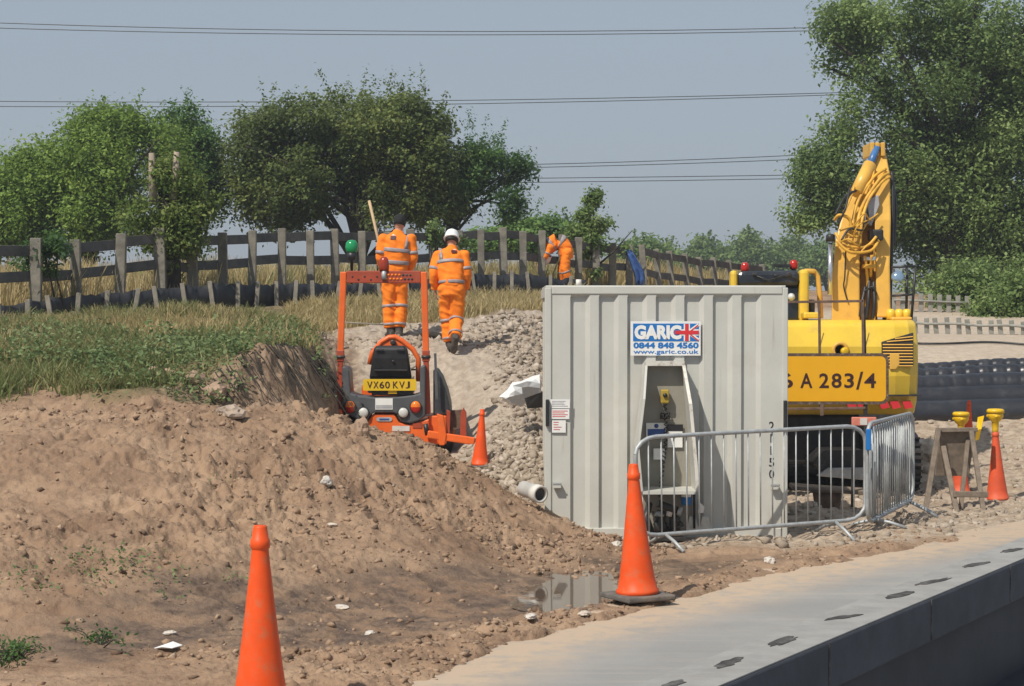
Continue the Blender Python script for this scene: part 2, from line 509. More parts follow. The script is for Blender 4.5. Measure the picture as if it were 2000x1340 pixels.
# ------------------------------------------------------------------ terrain
def rbf(pts):
    P = [at(*p) for p in pts]
    X = np.array([p.x for p in P]); Y = np.array([p.y for p in P]); Z = np.array([p.z for p in P])
    U, V = X/Y*39.2, np.log(Y)*25
    D = np.sqrt((U[:,None]-U)**2 + (V[:,None]-V)**2 + .25)
    n = len(P)
    A = np.zeros((n+1, n+1)); A[:n,:n] = D; A[:n,n] = 1; A[n,:n] = 1
    w = np.linalg.solve(A, np.append(Z, 0))
    def f(x, y):
        u, v = x/y*39.2, np.log(y)*25
        out = np.full(np.shape(x), w[n])
        for i in range(n):
            out = out + w[i]*np.sqrt((u-U[i])**2 + (v-V[i])**2 + .25)
        return out
    return f

LOW = rbf([
    # flat muddy strip
    (1210,1085,18.6),(950,1125,17.0),(700,1165,15.8),(300,1235,14.0),(0,1290,13.1),(-300,1330,12.4),(0,1345,12.1),(500,1320,12.4),
    (1000,1240,14.1),(1300,1150,16.4),(1600,1075,19),(1800,1060,19.6),(2000,1030,21),(2300,1010,21.5),(1400,1062,19.5),
    (-300,1480,10.3),(600,1500,10.0),(1200,1500,10.0),(2000,1500,10.0),(2600,1300,13),
    # heap face
    (1000,1082,18.2),(1090,1045,19.0),(1150,1040,19.3),(1060,1000,19.7),(900,1030,18.3),(700,980,18),(400,980,17.3),(100,980,16.8),(0,1100,15),(-250,1000,16.4),
    (400,1110,15.6),(650,1080,16.8),(800,960,19.0),
    # heap crest
    (1060,995,20.0),(960,940,20.2),(860,888,20.3),(800,864,20.3),(760,858,20.3),(700,846,20.2),(640,832,20.3),
    (0,850,18.6),(300,850,18.8),(500,870,18.9),(520,815,20.3),(300,790,20.3),(0,790,20.3),(-300,780,20.3),
    # behind the crest
    (1060,990,21.0),(960,960,21.4),(860,930,21.5),(760,905,21.8),(680,880,22.0),(620,815,22.2),(400,770,22.5),(0,760,22.5),
    # ramp up to the workers
    (1000,930,21.8),(1000,850,23.3),(1000,760,25.5),(1000,690,27.5),(950,640,30),(1040,615,32),(880,682,27.8),(770,653,28.8),(640,790,25.0),(640,700,27.3),
    (750,908,23.6),(850,905,24.2),(690,890,23.6),(750,850,25.6),(860,830,25.6),(750,720,27.2),(850,720,27.0),(600,720,27.0),(450,700,27.5),(1060,900,22.2),(1060,760,26),(1150,800,25.5),
    # verge up to the fence
    (650,652,29.2),(500,640,29.5),(800,592,37),(1000,577,39.5),(1140,562,42),(560,600,33.5),(850,632,30.6),
    # yard on the right
    (1200,1052,20),(1540,1050,20),(1600,1000,21.5),(1950,978,25),(1650,960,25.5),(1400,980,24.5),(1250,985,24),(1800,930,27),(1500,930,27.5),(2200,960,25),(1350,760,30),(1200,700,31),
    (1900,822,30.5),(1700,840,30),(2200,815,30.5),(1900,705,33),(1700,700,33.5),(2200,710,33),(1900,652,38),(1750,650,38),(2200,660,38),(1900,602,45),(1600,610,44),(2200,610,45),
    (1350,560,50),(1500,563,50),(1700,575,52),(2000,590,50),(1100,560,46),(1000,565,46),
    # field behind
    (0,610,30),(300,590,32.5),(0,585,42),(500,572,44),(800,570,46),(0,575,56),(700,575,60),(1300,570,62),(2000,585,64),(-600,590,42),(-600,620,29)])
BANK = rbf([
    (0,765,20.4),(300,758,20.6),(400,742,20.8),(440,712,21.0),(520,692,21.6),(590,682,22.4),(-300,765,20.4),(0,690,23),(300,682,23.5),(450,693,22.3),(560,686,23.6),(600,676,25),(500,640,27),(150,640,26.5),(0,622,29),
    (300,592,32.3),(560,602,33.3),(640,650,29.2),(-400,640,28),(620,660,27.5),(800,592,37),(0,600,36)])
EDGE = np.array([(-4.6,19.6),(-3.7,20.2),(-3.05,20.65),(-2.62,21.15),(-2.34,21.9),(-2.18,22.9),(-2.15,24.6),(-2.35,26.5),(-2.6,28.4),(-2.6,32)])
def g0(px, py, z=0.0):
    Y = 20.0
    for _ in range(30):
        Y *= (CAMH - z) / (CAMH - at(px, py, Y).z)
    return at(px, py, Y)
ROADE = [(-300,1640),(200,1490),(500,1418),(800,1340),(1000,1256),(1250,1192),(1500,1127),(1800,1067),(2000,1032)]
ROADE = [tuple(g0(*p)[:2]) for p in ROADE]
dx, dy = ROADE[-1][0]-ROADE[-2][0], ROADE[-1][1]-ROADE[-2][1]
ROADE.append((ROADE[-1][0]+dx*8, ROADE[-1][1]+dy*8))
ROADE.insert(0, (ROADE[0][0]-3, ROADE[0][1]-3.2))
ROADE = np.array(ROADE)

def polydist(x, y, P):
    """signed distance to an open polyline, positive on its right-hand side"""
    best = np.full(np.shape(x), 1e9); sg = np.zeros(np.shape(x))
    for (x0, y0), (x1, y1) in zip(P[:-1], P[1:]):
        ux, uy = x1-x0, y1-y0; L2 = ux*ux+uy*uy
        t = np.clip(((x-x0)*ux+(y-y0)*uy)/L2, 0, 1)
        d = np.hypot(x-x0-t*ux, y-y0-t*uy)
        s = (x-x0)*uy-(y-y0)*ux
        m = d < best
        best = np.where(m, d, best); sg = np.where(m, np.sign(s), sg)
    return best*sg
def pxpoly(x, y, P, soft=.25, wob=.5, s=3):
    """soft mask of a polygon given as (px, Y) corners, edges made ragged by noise"""
    Q = np.array([((px-1000)/FPX*Y, Y) for px, Y in P])
    xx = x + wob*fbm(x, y, .9, 4, s); yy = y + wob*2*fbm(x, y, .7, 4, s+3)
    ins = np.zeros(np.shape(x), bool); dist = np.full(np.shape(x), 1e9)
    for (x0, y0), (x1, y1) in zip(Q, np.roll(Q, -1, 0)):
        c = ((y0 > yy) != (y1 > yy)) & (xx < (x1-x0)*(yy-y0)/(y1-y0+1e-12)+x0)
        ins ^= c
        ux, uy = x1-x0, y1-y0
        t = np.clip(((xx-x0)*ux+(yy-y0)*uy)/(ux*ux+uy*uy), 0, 1)
        dist = np.minimum(dist, np.hypot(xx-x0-t*ux, yy-y0-t*uy))
    return sstep(-soft, soft, np.where(ins, dist, -dist))

def regions(x, y):
    r = {}
    r['road'] = polydist(x, y, ROADE)
    r['edge'] = polydist(x, y, EDGE)                         # >0 right of the cut bank
    r['bank'] = sstep(.30, -.28, r['edge'] + .12*fbm(x, y, 2.2, 3, 5)) * sstep(19.6, 20.4, y) * sstep(33, 29, y)
    r['green'] = np.maximum(pxpoly(x, y, [(-500,20.0),(0,20.2),(130,20.9),(240,20.35),(400,20.8),(500,21.5),(580,22.5),(620,23.8),(640,28),(655,30.5),(560,33.5),(200,31.0),(-500,30)]),
                            pxpoly(x, y, [(600,29.2),(760,30.2),(930,31.3),(1060,33.5),(1200,42),(1000,39.8),(800,37.2),(560,33.8)], .2, .3))
    r['dry'] = sstep(-.2, .3, polydist(x, y, FLINE)*-1) * sstep(90, 60, y) * sstep(9.5, 8.5, x)
    r['gravel'] = pxpoly(x, y, [(560,22.5),(1060,20.6),(1075,25),(1300,30),(1060,33.5),(930,31),(760,30),(640,29),(610,27)], .3, .4)
    r['yard'] = pxpoly(x, y, [(1180,19.4),(1400,18.9),(1600,18.8),(1800,19.4),(2100,21),(2600,30),(2000,31),(1300,31),(1060,21)], .3, .35)
    r['wet'] = pxpoly(x, y, [(1230,17.8),(1160,17.4),(960,17.3),(800,16.4),(560,15.6),(380,14.9),(100,14.0),(150,13.3),(560,13.3),(840,13.6),(1010,14.6),(1180,15.7)], .35, .5, 8)
    r['wet'] = np.maximum(r['wet'], pxpoly(x, y, [(1150,18.9),(1260,18.75),(1420,18.5),(1560,18.5),(1500,17.6),(1300,16.6),(1220,16.8),(1100,18.2)], .3, .35, 9))
    pd_ = np.hypot((x-.53)/.27, (y-16.45)/.62) + .3*fbm(x, y, 2.5, 3, 44)
    r['wet'] = np.maximum(r['wet'], 1.6*sstep(2.4, 1.3, pd_))
    r['heap'] = sstep(.0, .5, 1) * np.ones_like(x) * (1-r['green'])*(1-r['gravel'])*(1-r['yard'])*sstep(24, 22, y)
    return r

FPTS = [(-60,622,28.4),(70,600,29.4),(150,588,30.3),(232,578,31.2),(315,572,32),(380,575,32.6),(437,578,33.2),(492,582,33.9),(550,592,34.6),(607,592,35.2),(657,590,35.8),(708,588,36.4),(760,588,36.9),(805,586,37.4),(850,584,37.9),
        (897,582,38.4),(940,580,38.9),(985,577,39.5),(1022,574,40),(1057,570,40.6),(1095,567,41.2),(1130,564,41.8),(1164,563,42.3),(1197,562,42.8),(1229,561,43.2)]
FLINE = np.array([(at(*p).x, p[2]) for p in FPTS] + [(2.6,45),(4.6,50),(9,58)])

def gz(x, y, detail=True, reg=None):
    x = np.asarray(x, float); y = np.asarray(y, float)
    r = reg or regions(x, y)
    yc = np.clip(y, 9.0, 66.0)
    tc = np.clip(x/y, -.42, .42)
    lo = LOW(tc*yc, yc); ba = BANK(tc*yc, np.clip(yc, 19, 37))
    z = lo + (np.maximum(ba, lo)-lo)*r['bank']
    far = sstep(60, 80, y); z = z*(1-far) + 2.55*far
    near = sstep(10.5, 9.2, y); z = z*(1-near)
    if detail:
        hp, gr, ya = r['heap'], r['gravel'], r['yard']
        flat = sstep(-.1, .6, z-.02)                          # flat mud is smoother than the heap
        n = fbm(x, y, .55, 3, 1)*.10*hp*(.25+.75*flat)
        d1, i1 = cells(x*3.1+fbm(x,y,2,2,2)*.5, y*2.6, 3)
        d2, i2 = cells(x*6.5, y*5.8+fbm(x,y,4,2,4)*.4, 6)
        d4, i4 = cells(x*11+fbm(x,y,6,2,14)*.5, y*9.5, 16)
        lump = np.clip(.5-d1, 0, .4)*(i1 > .82)*(.3+.7*i1)*.20 + np.clip(.5-d2, 0, .4)*(i2 > .66)*.15*i2 + np.clip(.5-d4, 0, .45)*(i4 > .5)*.07
        ridge_ = 1-np.abs(fbm(x, y, 3.0, 5, 60, .62))*2.2
        lump = lump + np.clip(ridge_, -.5, 1)*.035*(1-np.clip(fbm(x, y, .7, 2, 61)+.2, 0, 1))
        rough = (.45 + .75*np.clip(fbm(x, y, .8, 2, 21)+.45, 0, 1))*(.55+.5*sstep(-4.2, -1.8, x/y*20))
        pit = -np.clip(fbm(x, y, 3.3, 3, 12)-.16, 0, 1)*.22
        n = n + (lump*rough + pit*.85 + fbm(x, y, 6.5, 5, 9, .75)*.10*rough) * hp * (.42+.58*flat) * (1-.45*np.minimum(r['wet'], 1)) * (1-.6*sstep(19.9, 20.3, y)*sstep(-1.2, -.6, x))
        d3, i3 = cells(x*7, y*6, 8)
        n = n + gr*(fbm(x, y, 1.1, 4, 30)*.09 + np.clip(.55-d3, 0, 1)*(i3 > .35)*.10)
        n = n + ya*(fbm(x, y, 1.3, 4, 31)*.06 + np.clip(.55-d3, 0, 1)*(i3 > .5)*.06)*sstep(-.1, -.7, r['road'])
        n = n + r['green']*fbm(x, y, .9, 4, 33)*.10
        cut = sstep(.5, .0, np.abs(r['edge']-.02))*sstep(20,21,y)*sstep(30,27,y)
        n = n + cut*(fbm(x*2.2+y*.4, y*.5, 3, 4, 35)*.12)
        verge = sstep(34, 36, y)
        n = n*(1-verge) + verge*fbm(x, y, .3, 3, 36)*.12
        z = z + n*(1-sstep(50, 60, y)*.6)
        # little ridge of scraped mud along the tarmac, ground tucked under the tarmac
        rd = r['road'] + .12*fbm(x, y, 1.7, 3, 40)
        ridge = sstep(-.75, -.3, rd)*sstep(.12, -.12, rd)
        z = z + ridge*(.03+.07*np.clip(fbm(x, y, 2.3, 4, 41)+.2, 0, 1))*sstep(20.5, 18.5, y)
    under = sstep(-.03, .2, r['road'])
    z = z*(1-under) + (-.06)*under
    pud = np.hypot((x-.53)/.27, (y-16.45)/.62) + .3*fbm(x, y, 2.5, 3, 44)
    k = sstep(1.7, .75, pud)
    z = z*(1-k) + (np.minimum(z, -.05)+.012*fbm(x, y, 6, 3, 45))*k
    return z

def gzs(x, y): return float(gz(np.array([x]), np.array([y]))[0])
def ground_pt(px, Y):
    x = (px-1000)/FPX*Y
    return Vector((x, Y, gzs(x, Y)))

# perspective-graded grid: fine where the photo looks, coarse out to the horizon
ts = np.concatenate([np.linspace(-.62,-.285,46,False), np.linspace(-.285,.285,680), np.linspace(.285,.62,46)[1:]])
ys = np.concatenate([np.geomspace(3,11.5,24,False), np.geomspace(11.5,21.5,420,False), np.geomspace(21.5,34,200,False), np.geomspace(34,70,110,False), np.geomspace(70,5000,34)])
T, YY = np.meshgrid(ts, ys)
XX = T*YY
REG = regions(XX, YY)
ZZ = gz(XX, YY, True, REG)
nr, nc = XX.shape
idx = np.arange(nr*nc).reshape(nr, nc)
Fq = np.stack([idx[:-1,:-1], idx[:-1,1:], idx[1:,1:], idx[1:,:-1]], -1).reshape(-1, 4)
cutm = np.clip(sstep(.5, .2, np.abs(REG['edge']-.02))*sstep(20.2,20.7,YY)*sstep(29.5,28,YY), 0, 1)

def ground_mat():
    t = NT('open_ground')
    co = t.coord()
    n1, n2, n3 = t.noise(1.1, 8, .65, co), t.noise(7, 6, .7, co), t.noise(34, 4, .7, co)
    soil = t.mix(t.ramp(n1, .32, .68), (.235,.150,.096), (.385,.262,.172))
    soil = t.mix(t.math('MULTIPLY', t.ramp(t.noise(3.1, 7, .72, co), .52, .66), .55), soil, (.15,.092,.06))
    soil = t.mix(t.math('MULTIPLY', t.ramp(n2, .5, .72), .65), soil, (.195,.122,.08))
    soil = t.mix(t.math('MULTIPLY', t.ramp(n3, .55, .75), .3), soil, (.46,.34,.235))
    damp = t.mix(t.ramp(n2, .35, .65), (.092,.060,.041), (.19,.128,.086))
    wet = t.math('MULTIPLY', t.math('MINIMUM', t.attr('wet'), 1.5), t.ramp(t.noise(2.2, 6, .65, co), .36, .56))
    wet = t.math('MINIMUM', wet, 1.0)
    c = t.mix(wet, soil, damp)
    grav = t.mix(t.ramp(n2, .35, .65), (.33,.27,.21), (.46,.39,.315))
    grav = t.mix(t.math('MULTIPLY', t.ramp(n3, .5, .7), .5), grav, (.27,.21,.16))
    c = t.mix(t.attr('gravel'), c, grav)
    yard = t.mix(t.ramp(n2, .35, .65), (.30,.225,.16), (.47,.385,.30))
    c = t.mix(t.attr('yard'), c, yard)
    grass = t.mix(t.ramp(n2, .3, .7), (.09,.09,.035), (.24,.18,.10))
    c = t.mix(t.attr('green'), c, grass)
    cut = t.mix(t.ramp(n2, .35, .65), (.15,.10,.068), (.36,.26,.18))
    c = t.mix(t.math('MULTIPLY', t.attr('cut'), .85), c, cut)
    dry = t.mix(t.ramp(n1, .35, .65), (.25,.20,.09), (.36,.29,.15))
    c = t.mix(t.attr('dry'), c, dry)
    bankc = t.mix(t.ramp(n2, .3, .7), (.40,.325,.25), (.52,.44,.35))
    c = t.mix(t.attr('pale'), c, bankc)
    fld = t.mix(t.ramp(t.noise(.05, 4, .6, co), .4, .6), (.11,.13,.04), (.20,.18,.07))
    c = t.mix(t.attr('far'), c, fld)
    t.col(c)
    t.set(Roughness=t.math('SUBTRACT', .95, t.math('MULTIPLY', wet, .5)))
    t.b.inputs['Specular IOR Level'].default_value = .3
    h = t.math('ADD', t.math('MULTIPLY', n2, .6), t.math('MULTIPLY', n3, .5))
    t.bump(h, .75, .045)
    return t.m
M['ground'] = ground_mat()
pale = sstep(1.6,2.4,XX)*sstep(31,33,YY)*sstep(46,43,YY)*sstep(-.3,.3,polydist(XX, YY, FLINE))
me = mesh_np('ground', np.stack([XX, YY, ZZ], -1).reshape(-1, 3), Fq, M['ground'],
             {'wet': REG['wet'].ravel(), 'gravel': REG['gravel'].ravel(), 'yard': REG['yard'].ravel(), 'green': REG['green'].ravel(),
              'cut': cutm.ravel(), 'dry': REG['dry'].ravel(), 'pale': pale.ravel(), 'far': sstep(55, 80, YY).ravel()}, smooth=True)
tag(link_mesh('ground', me), None, kind='structure')

# tarmac, 4 mm above zero, its edge buried by the mud
def road_mat():
    t = NT('dusty_tarmac')
    co = t.coord()
    n1, n2, n3 = t.noise(.7, 6, .6, co), t.noise(5, 6, .7, co), t.noise(90, 3, .6, co)
    c = t.mix(t.ramp(n1, .35, .65), (.25,.25,.245), (.305,.302,.292))
    c = t.mix(t.math('MULTIPLY', t.ramp(n3, .45, .7), .35), c, (.20,.20,.20))
    dust = t.math('MULTIPLY', t.attr('dust'), t.math('ADD', .45, t.ramp(n2, .3, .65)))
    c = t.mix(t.math('MINIMUM', dust, 1.0), c, (.47,.36,.26))
    st = t.n('ShaderNodeMapping'); t.l(co, st.inputs[0]); st.inputs['Rotation'].default_value = (0, 0, math.radians(54)); st.inputs['Scale'].default_value = (.25, 4, 1)
    c = t.mix(t.math('MULTIPLY', t.ramp(t.noise(1.6, 5, .6, st.outputs[0]), .5, .75), .3), c, (.42,.38,.33))
    t.col(c); t.set(Roughness=.85)
    t.bump(n3, .25, .006)
    return t.m
M['road'] = road_mat()
off = np.concatenate([np.linspace(-.35, 2.2, 40), np.linspace(2.2, 30, 20)[1:]])
rs = []
L = np.append(0, np.cumsum(np.hypot(*np.diff(ROADE, axis=0).T)))
ss = np.linspace(0, L[-1], 140)
ex, ey = np.interp(ss, L, ROADE[:,0]), np.interp(ss, L, ROADE[:,1])
k = np.ones(13)/13
ex = np.convolve(np.pad(ex, 6, 'edge'), k, 'valid'); ey = np.convolve(np.pad(ey, 6, 'edge'), k, 'valid')
gx, gy = np.gradient(ex), np.gradient(ey); gl = np.hypot(gx, gy)
nx, ny = .82, -.57
RX = ex[:,None] + off[None]*nx; RY = ey[:,None] + off[None]*ny
RD = polydist(RX, RY, ROADE)
idx = np.arange(RX.size).reshape(RX.shape)
Fq = np.stack([idx[:-1,:-1], idx[:-1,1:], idx[1:,1:], idx[1:,:-1]], -1).reshape(-1, 4)
dust = np.clip(sstep(.95, .0, RD)*1.0 + .03, 0, 1)
me = mesh_np('road', np.stack([RX, RY, np.full(RX.shape, .004)], -1).reshape(-1, 3), Fq, M['road'], {'dust': dust.ravel()})
bm = bmesh.new(); bm.from_mesh(me); bmesh.ops.recalc_face_normals(bm, faces=bm.faces)
if sum(f.normal.z for f in bm.faces) < 0: bmesh.ops.reverse_faces(bm, faces=bm.faces)
bm.to_mesh(me); bm.free()
tag(link_mesh('road', me), None, kind='structure')

# puddle
def puddle_mat():
    t = NT('muddy_water'); t.col((.12,.085,.06)); t.set(Roughness=.03); t.b.inputs['IOR'].default_value = 1.333
    t.b.inputs['Specular IOR Level'].default_value = 1.0
    t.bump(t.noise(9, 2, .5), .03, .01)
    return t.m
M['puddle'] = puddle_mat()
pv = [( .53+.72*math.cos(a)*(1+.2*math.sin(3*a+1)), 16.45+1.3*math.sin(a), -.031) for a in np.linspace(0, 2*math.pi, 40, False)]
tag(MB().add(pv, [tuple(range(40))]).build('puddle', M['puddle']), None, kind='structure')

# ---- scattered clods, broken stone: nobody could count them
def scatter_rocks(name, mats, n, region, rmin, rmax, sink=.3, sub=1, sq=.75, seed=0, power=2.5):
    rg = np.random.default_rng(seed)
    protos = []
    for i in range(16):
        vs, fs = ico(sub)
        mb = MB().rock((0,0,0), 1, (1, rg.uniform(.6,1), sq), seed*100+i, sub, .7, .75)
        pv_ = np.array(mb.v)*rg.uniform(.62, 1.25, (len(mb.v), 1))
        protos.append((pv_, np.array(mb.f)))
    xy = region(rg, n)
    z = gz(xy[:,0], xy[:,1])
    r = rmin + (rmax-rmin)*rg.random(len(xy))**power
    Vs, Fs, tn, base = [], [], [], 0
    for i in range(len(xy)):
        V, F = protos[rg.integers(16)]
        a, b = rg.uniform(0, 6.28), rg.uniform(-.5, .5)
        ca, sa, cb, sb = math.cos(a), math.sin(a), math.cos(b), math.sin(b)
        R = np.array([[ca,-sa,0],[sa,ca,0],[0,0,1]]) @ np.array([[1,0,0],[0,cb,-sb],[0,sb,cb]])
        Vs.append(V @ R.T * r[i] + [xy[i,0], xy[i,1], z[i]+r[i]*(.7-sink-.4)])
        Fs.append(F+base); base += len(V); tn.append(np.full(len(V), rg.random()))
    me = mesh_np(name, np.concatenate(Vs), np.concatenate(Fs), mats, {'tone': np.concatenate(tn)})
    return tag(link_mesh(name, me), None, kind='stuff')
def tonemat(name, a, b, c):
    t = NT(name); k = t.attr('tone')
    cc = t.mix(t.ramp(k, 0, .6), a, b); cc = t.mix(t.ramp(k, .7, 1), cc, c)
    n = t.noise(22, 4, .7)
    t.col(t.mix(t.math('MULTIPLY', t.ramp(n, .45, .7), .5), cc, a)); t.set(Roughness=.95); t.bump(n, .6, .02)
    return t.m
M['clod'] = tonemat('dry_soil_clod', (.14,.088,.058), (.34,.228,.148), (.40,.285,.195))
M['broken'] = tonemat('broken_stone', (.25,.20,.15), (.375,.31,.245), (.49,.425,.355))
def reg_by(mask, xr, yr):
    def f(rg, n):
        out = []
        while sum(len(o) for o in out) < n:
            y = np.exp(rg.uniform(math.log(yr[0]), math.log(yr[1]), n)); x = rg.uniform(xr[0], xr[1], n)*y/FPX - 1000*y/FPX
            p = mask(x, y); k = rg.random(n) < p
            out.append(np.stack([x[k], y[k]], -1))
        return np.concatenate(out)[:n]
    return f
def mk(name):
    return lambda x, y: regions(x, y)[name]*sstep(-.1, -.5, regions(x, y)['road'])
def heapm(x, y):
    r = regions(x, y); return r['heap']*(1-r['bank'])*(1-.75*np.minimum(r['wet'], 1))*sstep(-.05,-.4,r['road'])*(.12+.88*np.clip(fbm(x, y, .9, 3, 55)+.35, 0, 1))*(.3+.7*sstep(-4.2, -1.8, x/y*20))*(.22+.78*sstep(18.5,20.5,y+1.8))
scatter_rocks('soil_clods', M['clod'], 8000, reg_by(heapm, (-150,1300), (12.0,21)), .006, .046, .2, 1, .7, 1, 6)
scatter_rocks('broken_stone', M['broken'], 9000, reg_by(lambda x, y: mk('gravel')(x, y)*np.clip(fbm(x, y, .5, 3, 56)+sstep(-1.0,.2,x)*.9-.3+sstep(25,22,y)*.2, 0, 1), (560,1090), (20.6,32)), .008, .078, .3, 1, .65, 2, 4.6)
scatter_rocks('yard_rubble', M['broken'], 4200, reg_by(mk('yard'), (1180,2080), (18.3,30.5)), .008, .08, .3, 1, .7, 3, 5.5)
scatter_rocks('verge_crumbs', M['clod'], 2200, reg_by(lambda x, y: sstep(-1.0,-.35,regions(x,y)['road'])*sstep(.18,.0,regions(x,y)['road']), (100,1850), (12.0,20.5)), .005, .038, .25, 1, .6, 4, 7)

# ---- grass
def blades(name, m, n, mask, xr, yr, h, w, lean=.35, seed=0, tone=(0,1), clump=.0, up=1.0):
    rg = np.random.default_rng(seed)
    xy = reg_by(mask, xr, yr)(rg, n)
    n = len(xy)
    z = gz(xy[:,0], xy[:,1], True)
    H = rg.uniform(h[0], h[1], n)*(1+clump*fbm(xy[:,0], xy[:,1], 1.2, 3, seed))
    H = np.clip(H, .05, None)
    a = rg.uniform(0, 2*np.pi, n); b = rg.uniform(0, 2*np.pi, n)
    wd = rg.uniform(w[0], w[1], n); ln = H*np.abs(rg.normal(lean, lean*.6, n))
    P = np.stack([xy[:,0], xy[:,1], z-.02], -1)
    S = np.stack([np.cos(a), np.sin(a), 0*a], -1)*wd[:,None]
    Dv = np.stack([np.cos(b), np.sin(b), 0*b], -1)*ln[:,None]
    Z = np.stack([0*a, 0*a, H], -1)
    m1 = P+Z*.55*up+Dv*.3; tp = P+Z*up+Dv
    V = np.stack([P-S/2, P+S/2, m1+S*.4, m1-S*.4, tp+S*.12, tp-S*.12], 1).reshape(-1, 3)
    i = np.arange(n)[:,None]*6
    F = np.concatenate([i+np.array([[0,1,2,3]]), i+np.array([[3,2,4,5]])], 0)
    tn = np.clip(rg.uniform(tone[0], tone[1], n)+.25*fbm(xy[:,0], xy[:,1], .8, 3, seed+1), 0, 1)
    me = mesh_np(name, V, F, m, {'tone': np.repeat(tn, 6)})
    return tag(link_mesh(name, me), None, kind='stuff')
M['grass_g'] = leafmat('green_grass', (.09,.135,.04), (.17,.21,.07), (.36,.31,.15), .35)
M['grass_d'] = leafmat('dry_grass', (.26,.22,.09), (.48,.38,.19), (.62,.52,.31), .35)
M['weed'] = leafmat('weed_leaf', (.085,.14,.05), (.155,.22,.085), (.25,.31,.14), .35)
bankg = lambda x, y: np.clip(regions(x, y)['green'], 0, 1)*sstep(29.8, 28.5, y)*sstep(-.10, -.38, regions(x, y)['edge'])*sstep(1.5,3.2,polydist(x, y, FLINE))
verge = lambda x, y: np.clip(regions(x, y)['green'], 0, 1)*sstep(28, 30, y)*sstep(.6,1.2,polydist(x, y, FLINE))
blades('bank_grass', M['grass_g'], 40000, lambda x, y: bankg(x, y)*np.clip(.55+fbm(x, y, .75, 4, 78)*2.2, .03, 1), (-260,680), (19.9,30.5), (.05,.22), (.010,.020), .55, 21, (.1,1), .8)
blades('verge_grass', M['grass_d'], 15000, verge, (560,1140), (28.8,42), (.08,.26), (.010,.020), .5, 22, (0,.9), .5)
blades('bank_dry_grass', M['grass_d'], 15000, lambda x, y: bankg(x, y)*np.clip(sstep(22.5, 28, y)+.25, 0, 1)*np.clip(.5-fbm(x, y, .55, 3, 78)*1.6, .05, 1)*sstep(1.4,2.8,polydist(x, y, FLINE)), (-260,680), (22,31), (.08,.24), (.010,.02), .35, 23, (0,.8), .5)
dryf = lambda x, y: np.clip(regions(x, y)['dry'], 0, 1)
blades('field_grass', M['grass_d'], 52000, dryf, (-300,1150), (29.2,50), (.28,.66), (.014,.03), .25, 24, (0,1), .5)
blades('field_green_grass', M['grass_g'], 14000, lambda x, y: dryf(x, y)*np.clip(fbm(x, y, .35, 3, 77)+.25, 0, 1), (-300,1150), (29.2,50), (.25,.6), (.014,.03), .3, 25, (.1,.9), .4)
blades('field_grass_beyond', M['grass_d'], 12000, lambda x, y: sstep(.2,.5,-polydist(x, y, FLINE)), (1130,1500), (42,62), (.3,.6), (.02,.04), .25, 26, (0,.8), .5)
# ------------------------------------------------------------------ foliage
M['leaf_light'] = leafmat('bright_green_leaf', (0.091,0.156,0.030), (0.183,0.292,0.054), (0.320,0.429,0.099), .40)
M['leaf_dark'] = leafmat('dark_green_leaf', (0.042,0.095,0.034), (0.090,0.174,0.053), (0.184,0.304,0.084), .42)
M['leaf_olive'] = leafmat('olive_green_leaf', (0.064,0.095,0.031), (0.132,0.180,0.053), (0.264,0.304,0.090), .42)
M['leaf_ash'] = leafmat('grey_green_leaf', (0.072,0.124,0.044), (0.166,0.244,0.079), (0.300,0.395,0.142), .40)
M['leaf_ivy'] = leafmat('ivy_leaf', (0.052,0.098,0.022), (0.132,0.197,0.041), (0.297,0.350,0.114), .42)
M['leaf_sap'] = leafmat('sapling_leaf', (0.079,0.135,0.044), (0.158,0.237,0.071), (0.284,0.364,0.135), .42)
M['leaf_far'] = leafmat('far_leaf', (0.074,0.138,0.046), (0.147,0.232,0.074), (0.232,0.316,0.106), .42)

def leaves(C, rc, per, size, rg, flat=.7, tones=None, up=.5, aspect=.55):
    """C: clump centres (n,3); rc radii; returns arrays of rhombic leaves"""
    n = len(C)
    k = np.repeat(np.arange(n), per)
    N = len(k)
    d = rg.normal(0, .5, (N, 3)); d[:,2] *= flat
    P = C[k] + d*rc[k][:,None]
    s = size*rg.uniform(.6, 1.35, N)
    nrm = rg.normal(0, 1, (N, 3)); nrm[:,2] = np.abs(nrm[:,2])+up
    nrm += d*.9
    nrm /= np.linalg.norm(nrm, axis=1)[:,None]
    a = rg.normal(0, 1, (N, 3)); a -= nrm*(a*nrm).sum(1)[:,None]; a /= np.linalg.norm(a, axis=1)[:,None]
    b = np.cross(nrm, a)
    a *= s[:,None]; b *= (s*aspect)[:,None]
    V = np.stack([P-a*.5, P+b*.5+a*.05, P+a*.5-nrm*(s*.12)[:,None], P-b*.5+a*.05], 1).reshape(-1, 3)
    F = np.arange(N*4).reshape(-1, 4)
    tn = np.clip((tones[k] if tones is not None else .5) + rg.normal(0, .17, N), 0, 1)
    return V, F, np.repeat(tn, 4)

def crown_points(blobs, Y, rg, dens, thr=-.25, nsc=1.1, shell=.5):
    C, R, seed = [], [], rg.uniform(0, 50)
    for bl in blobs:
        px, py, rx, ry = bl[:4]; dY = bl[4] if len(bl) > 4 else 0
        c = at(px, py, Y+dY); a, cc = rx*(Y+dY)/FPX, ry*(Y+dY)/FPX
        b = bl[5] if len(bl) > 5 else max(.5*(a+cc), .4)
        n = int(dens*(a*b*cc)**(2/3)*12)
        u = rg.normal(0, 1, (n, 3)); u /= np.linalg.norm(u, axis=1)[:,None]
        u *= (rg.random(n)**shell)[:,None]
        p = u*[a, b, cc] + np.array(c)
        q = fbm(p[:,0]+seed, p[:,2]+p[:,1]*.6, nsc, 2, 3)
        p = p[q > thr]
        C.append(p)
    return np.concatenate(C)

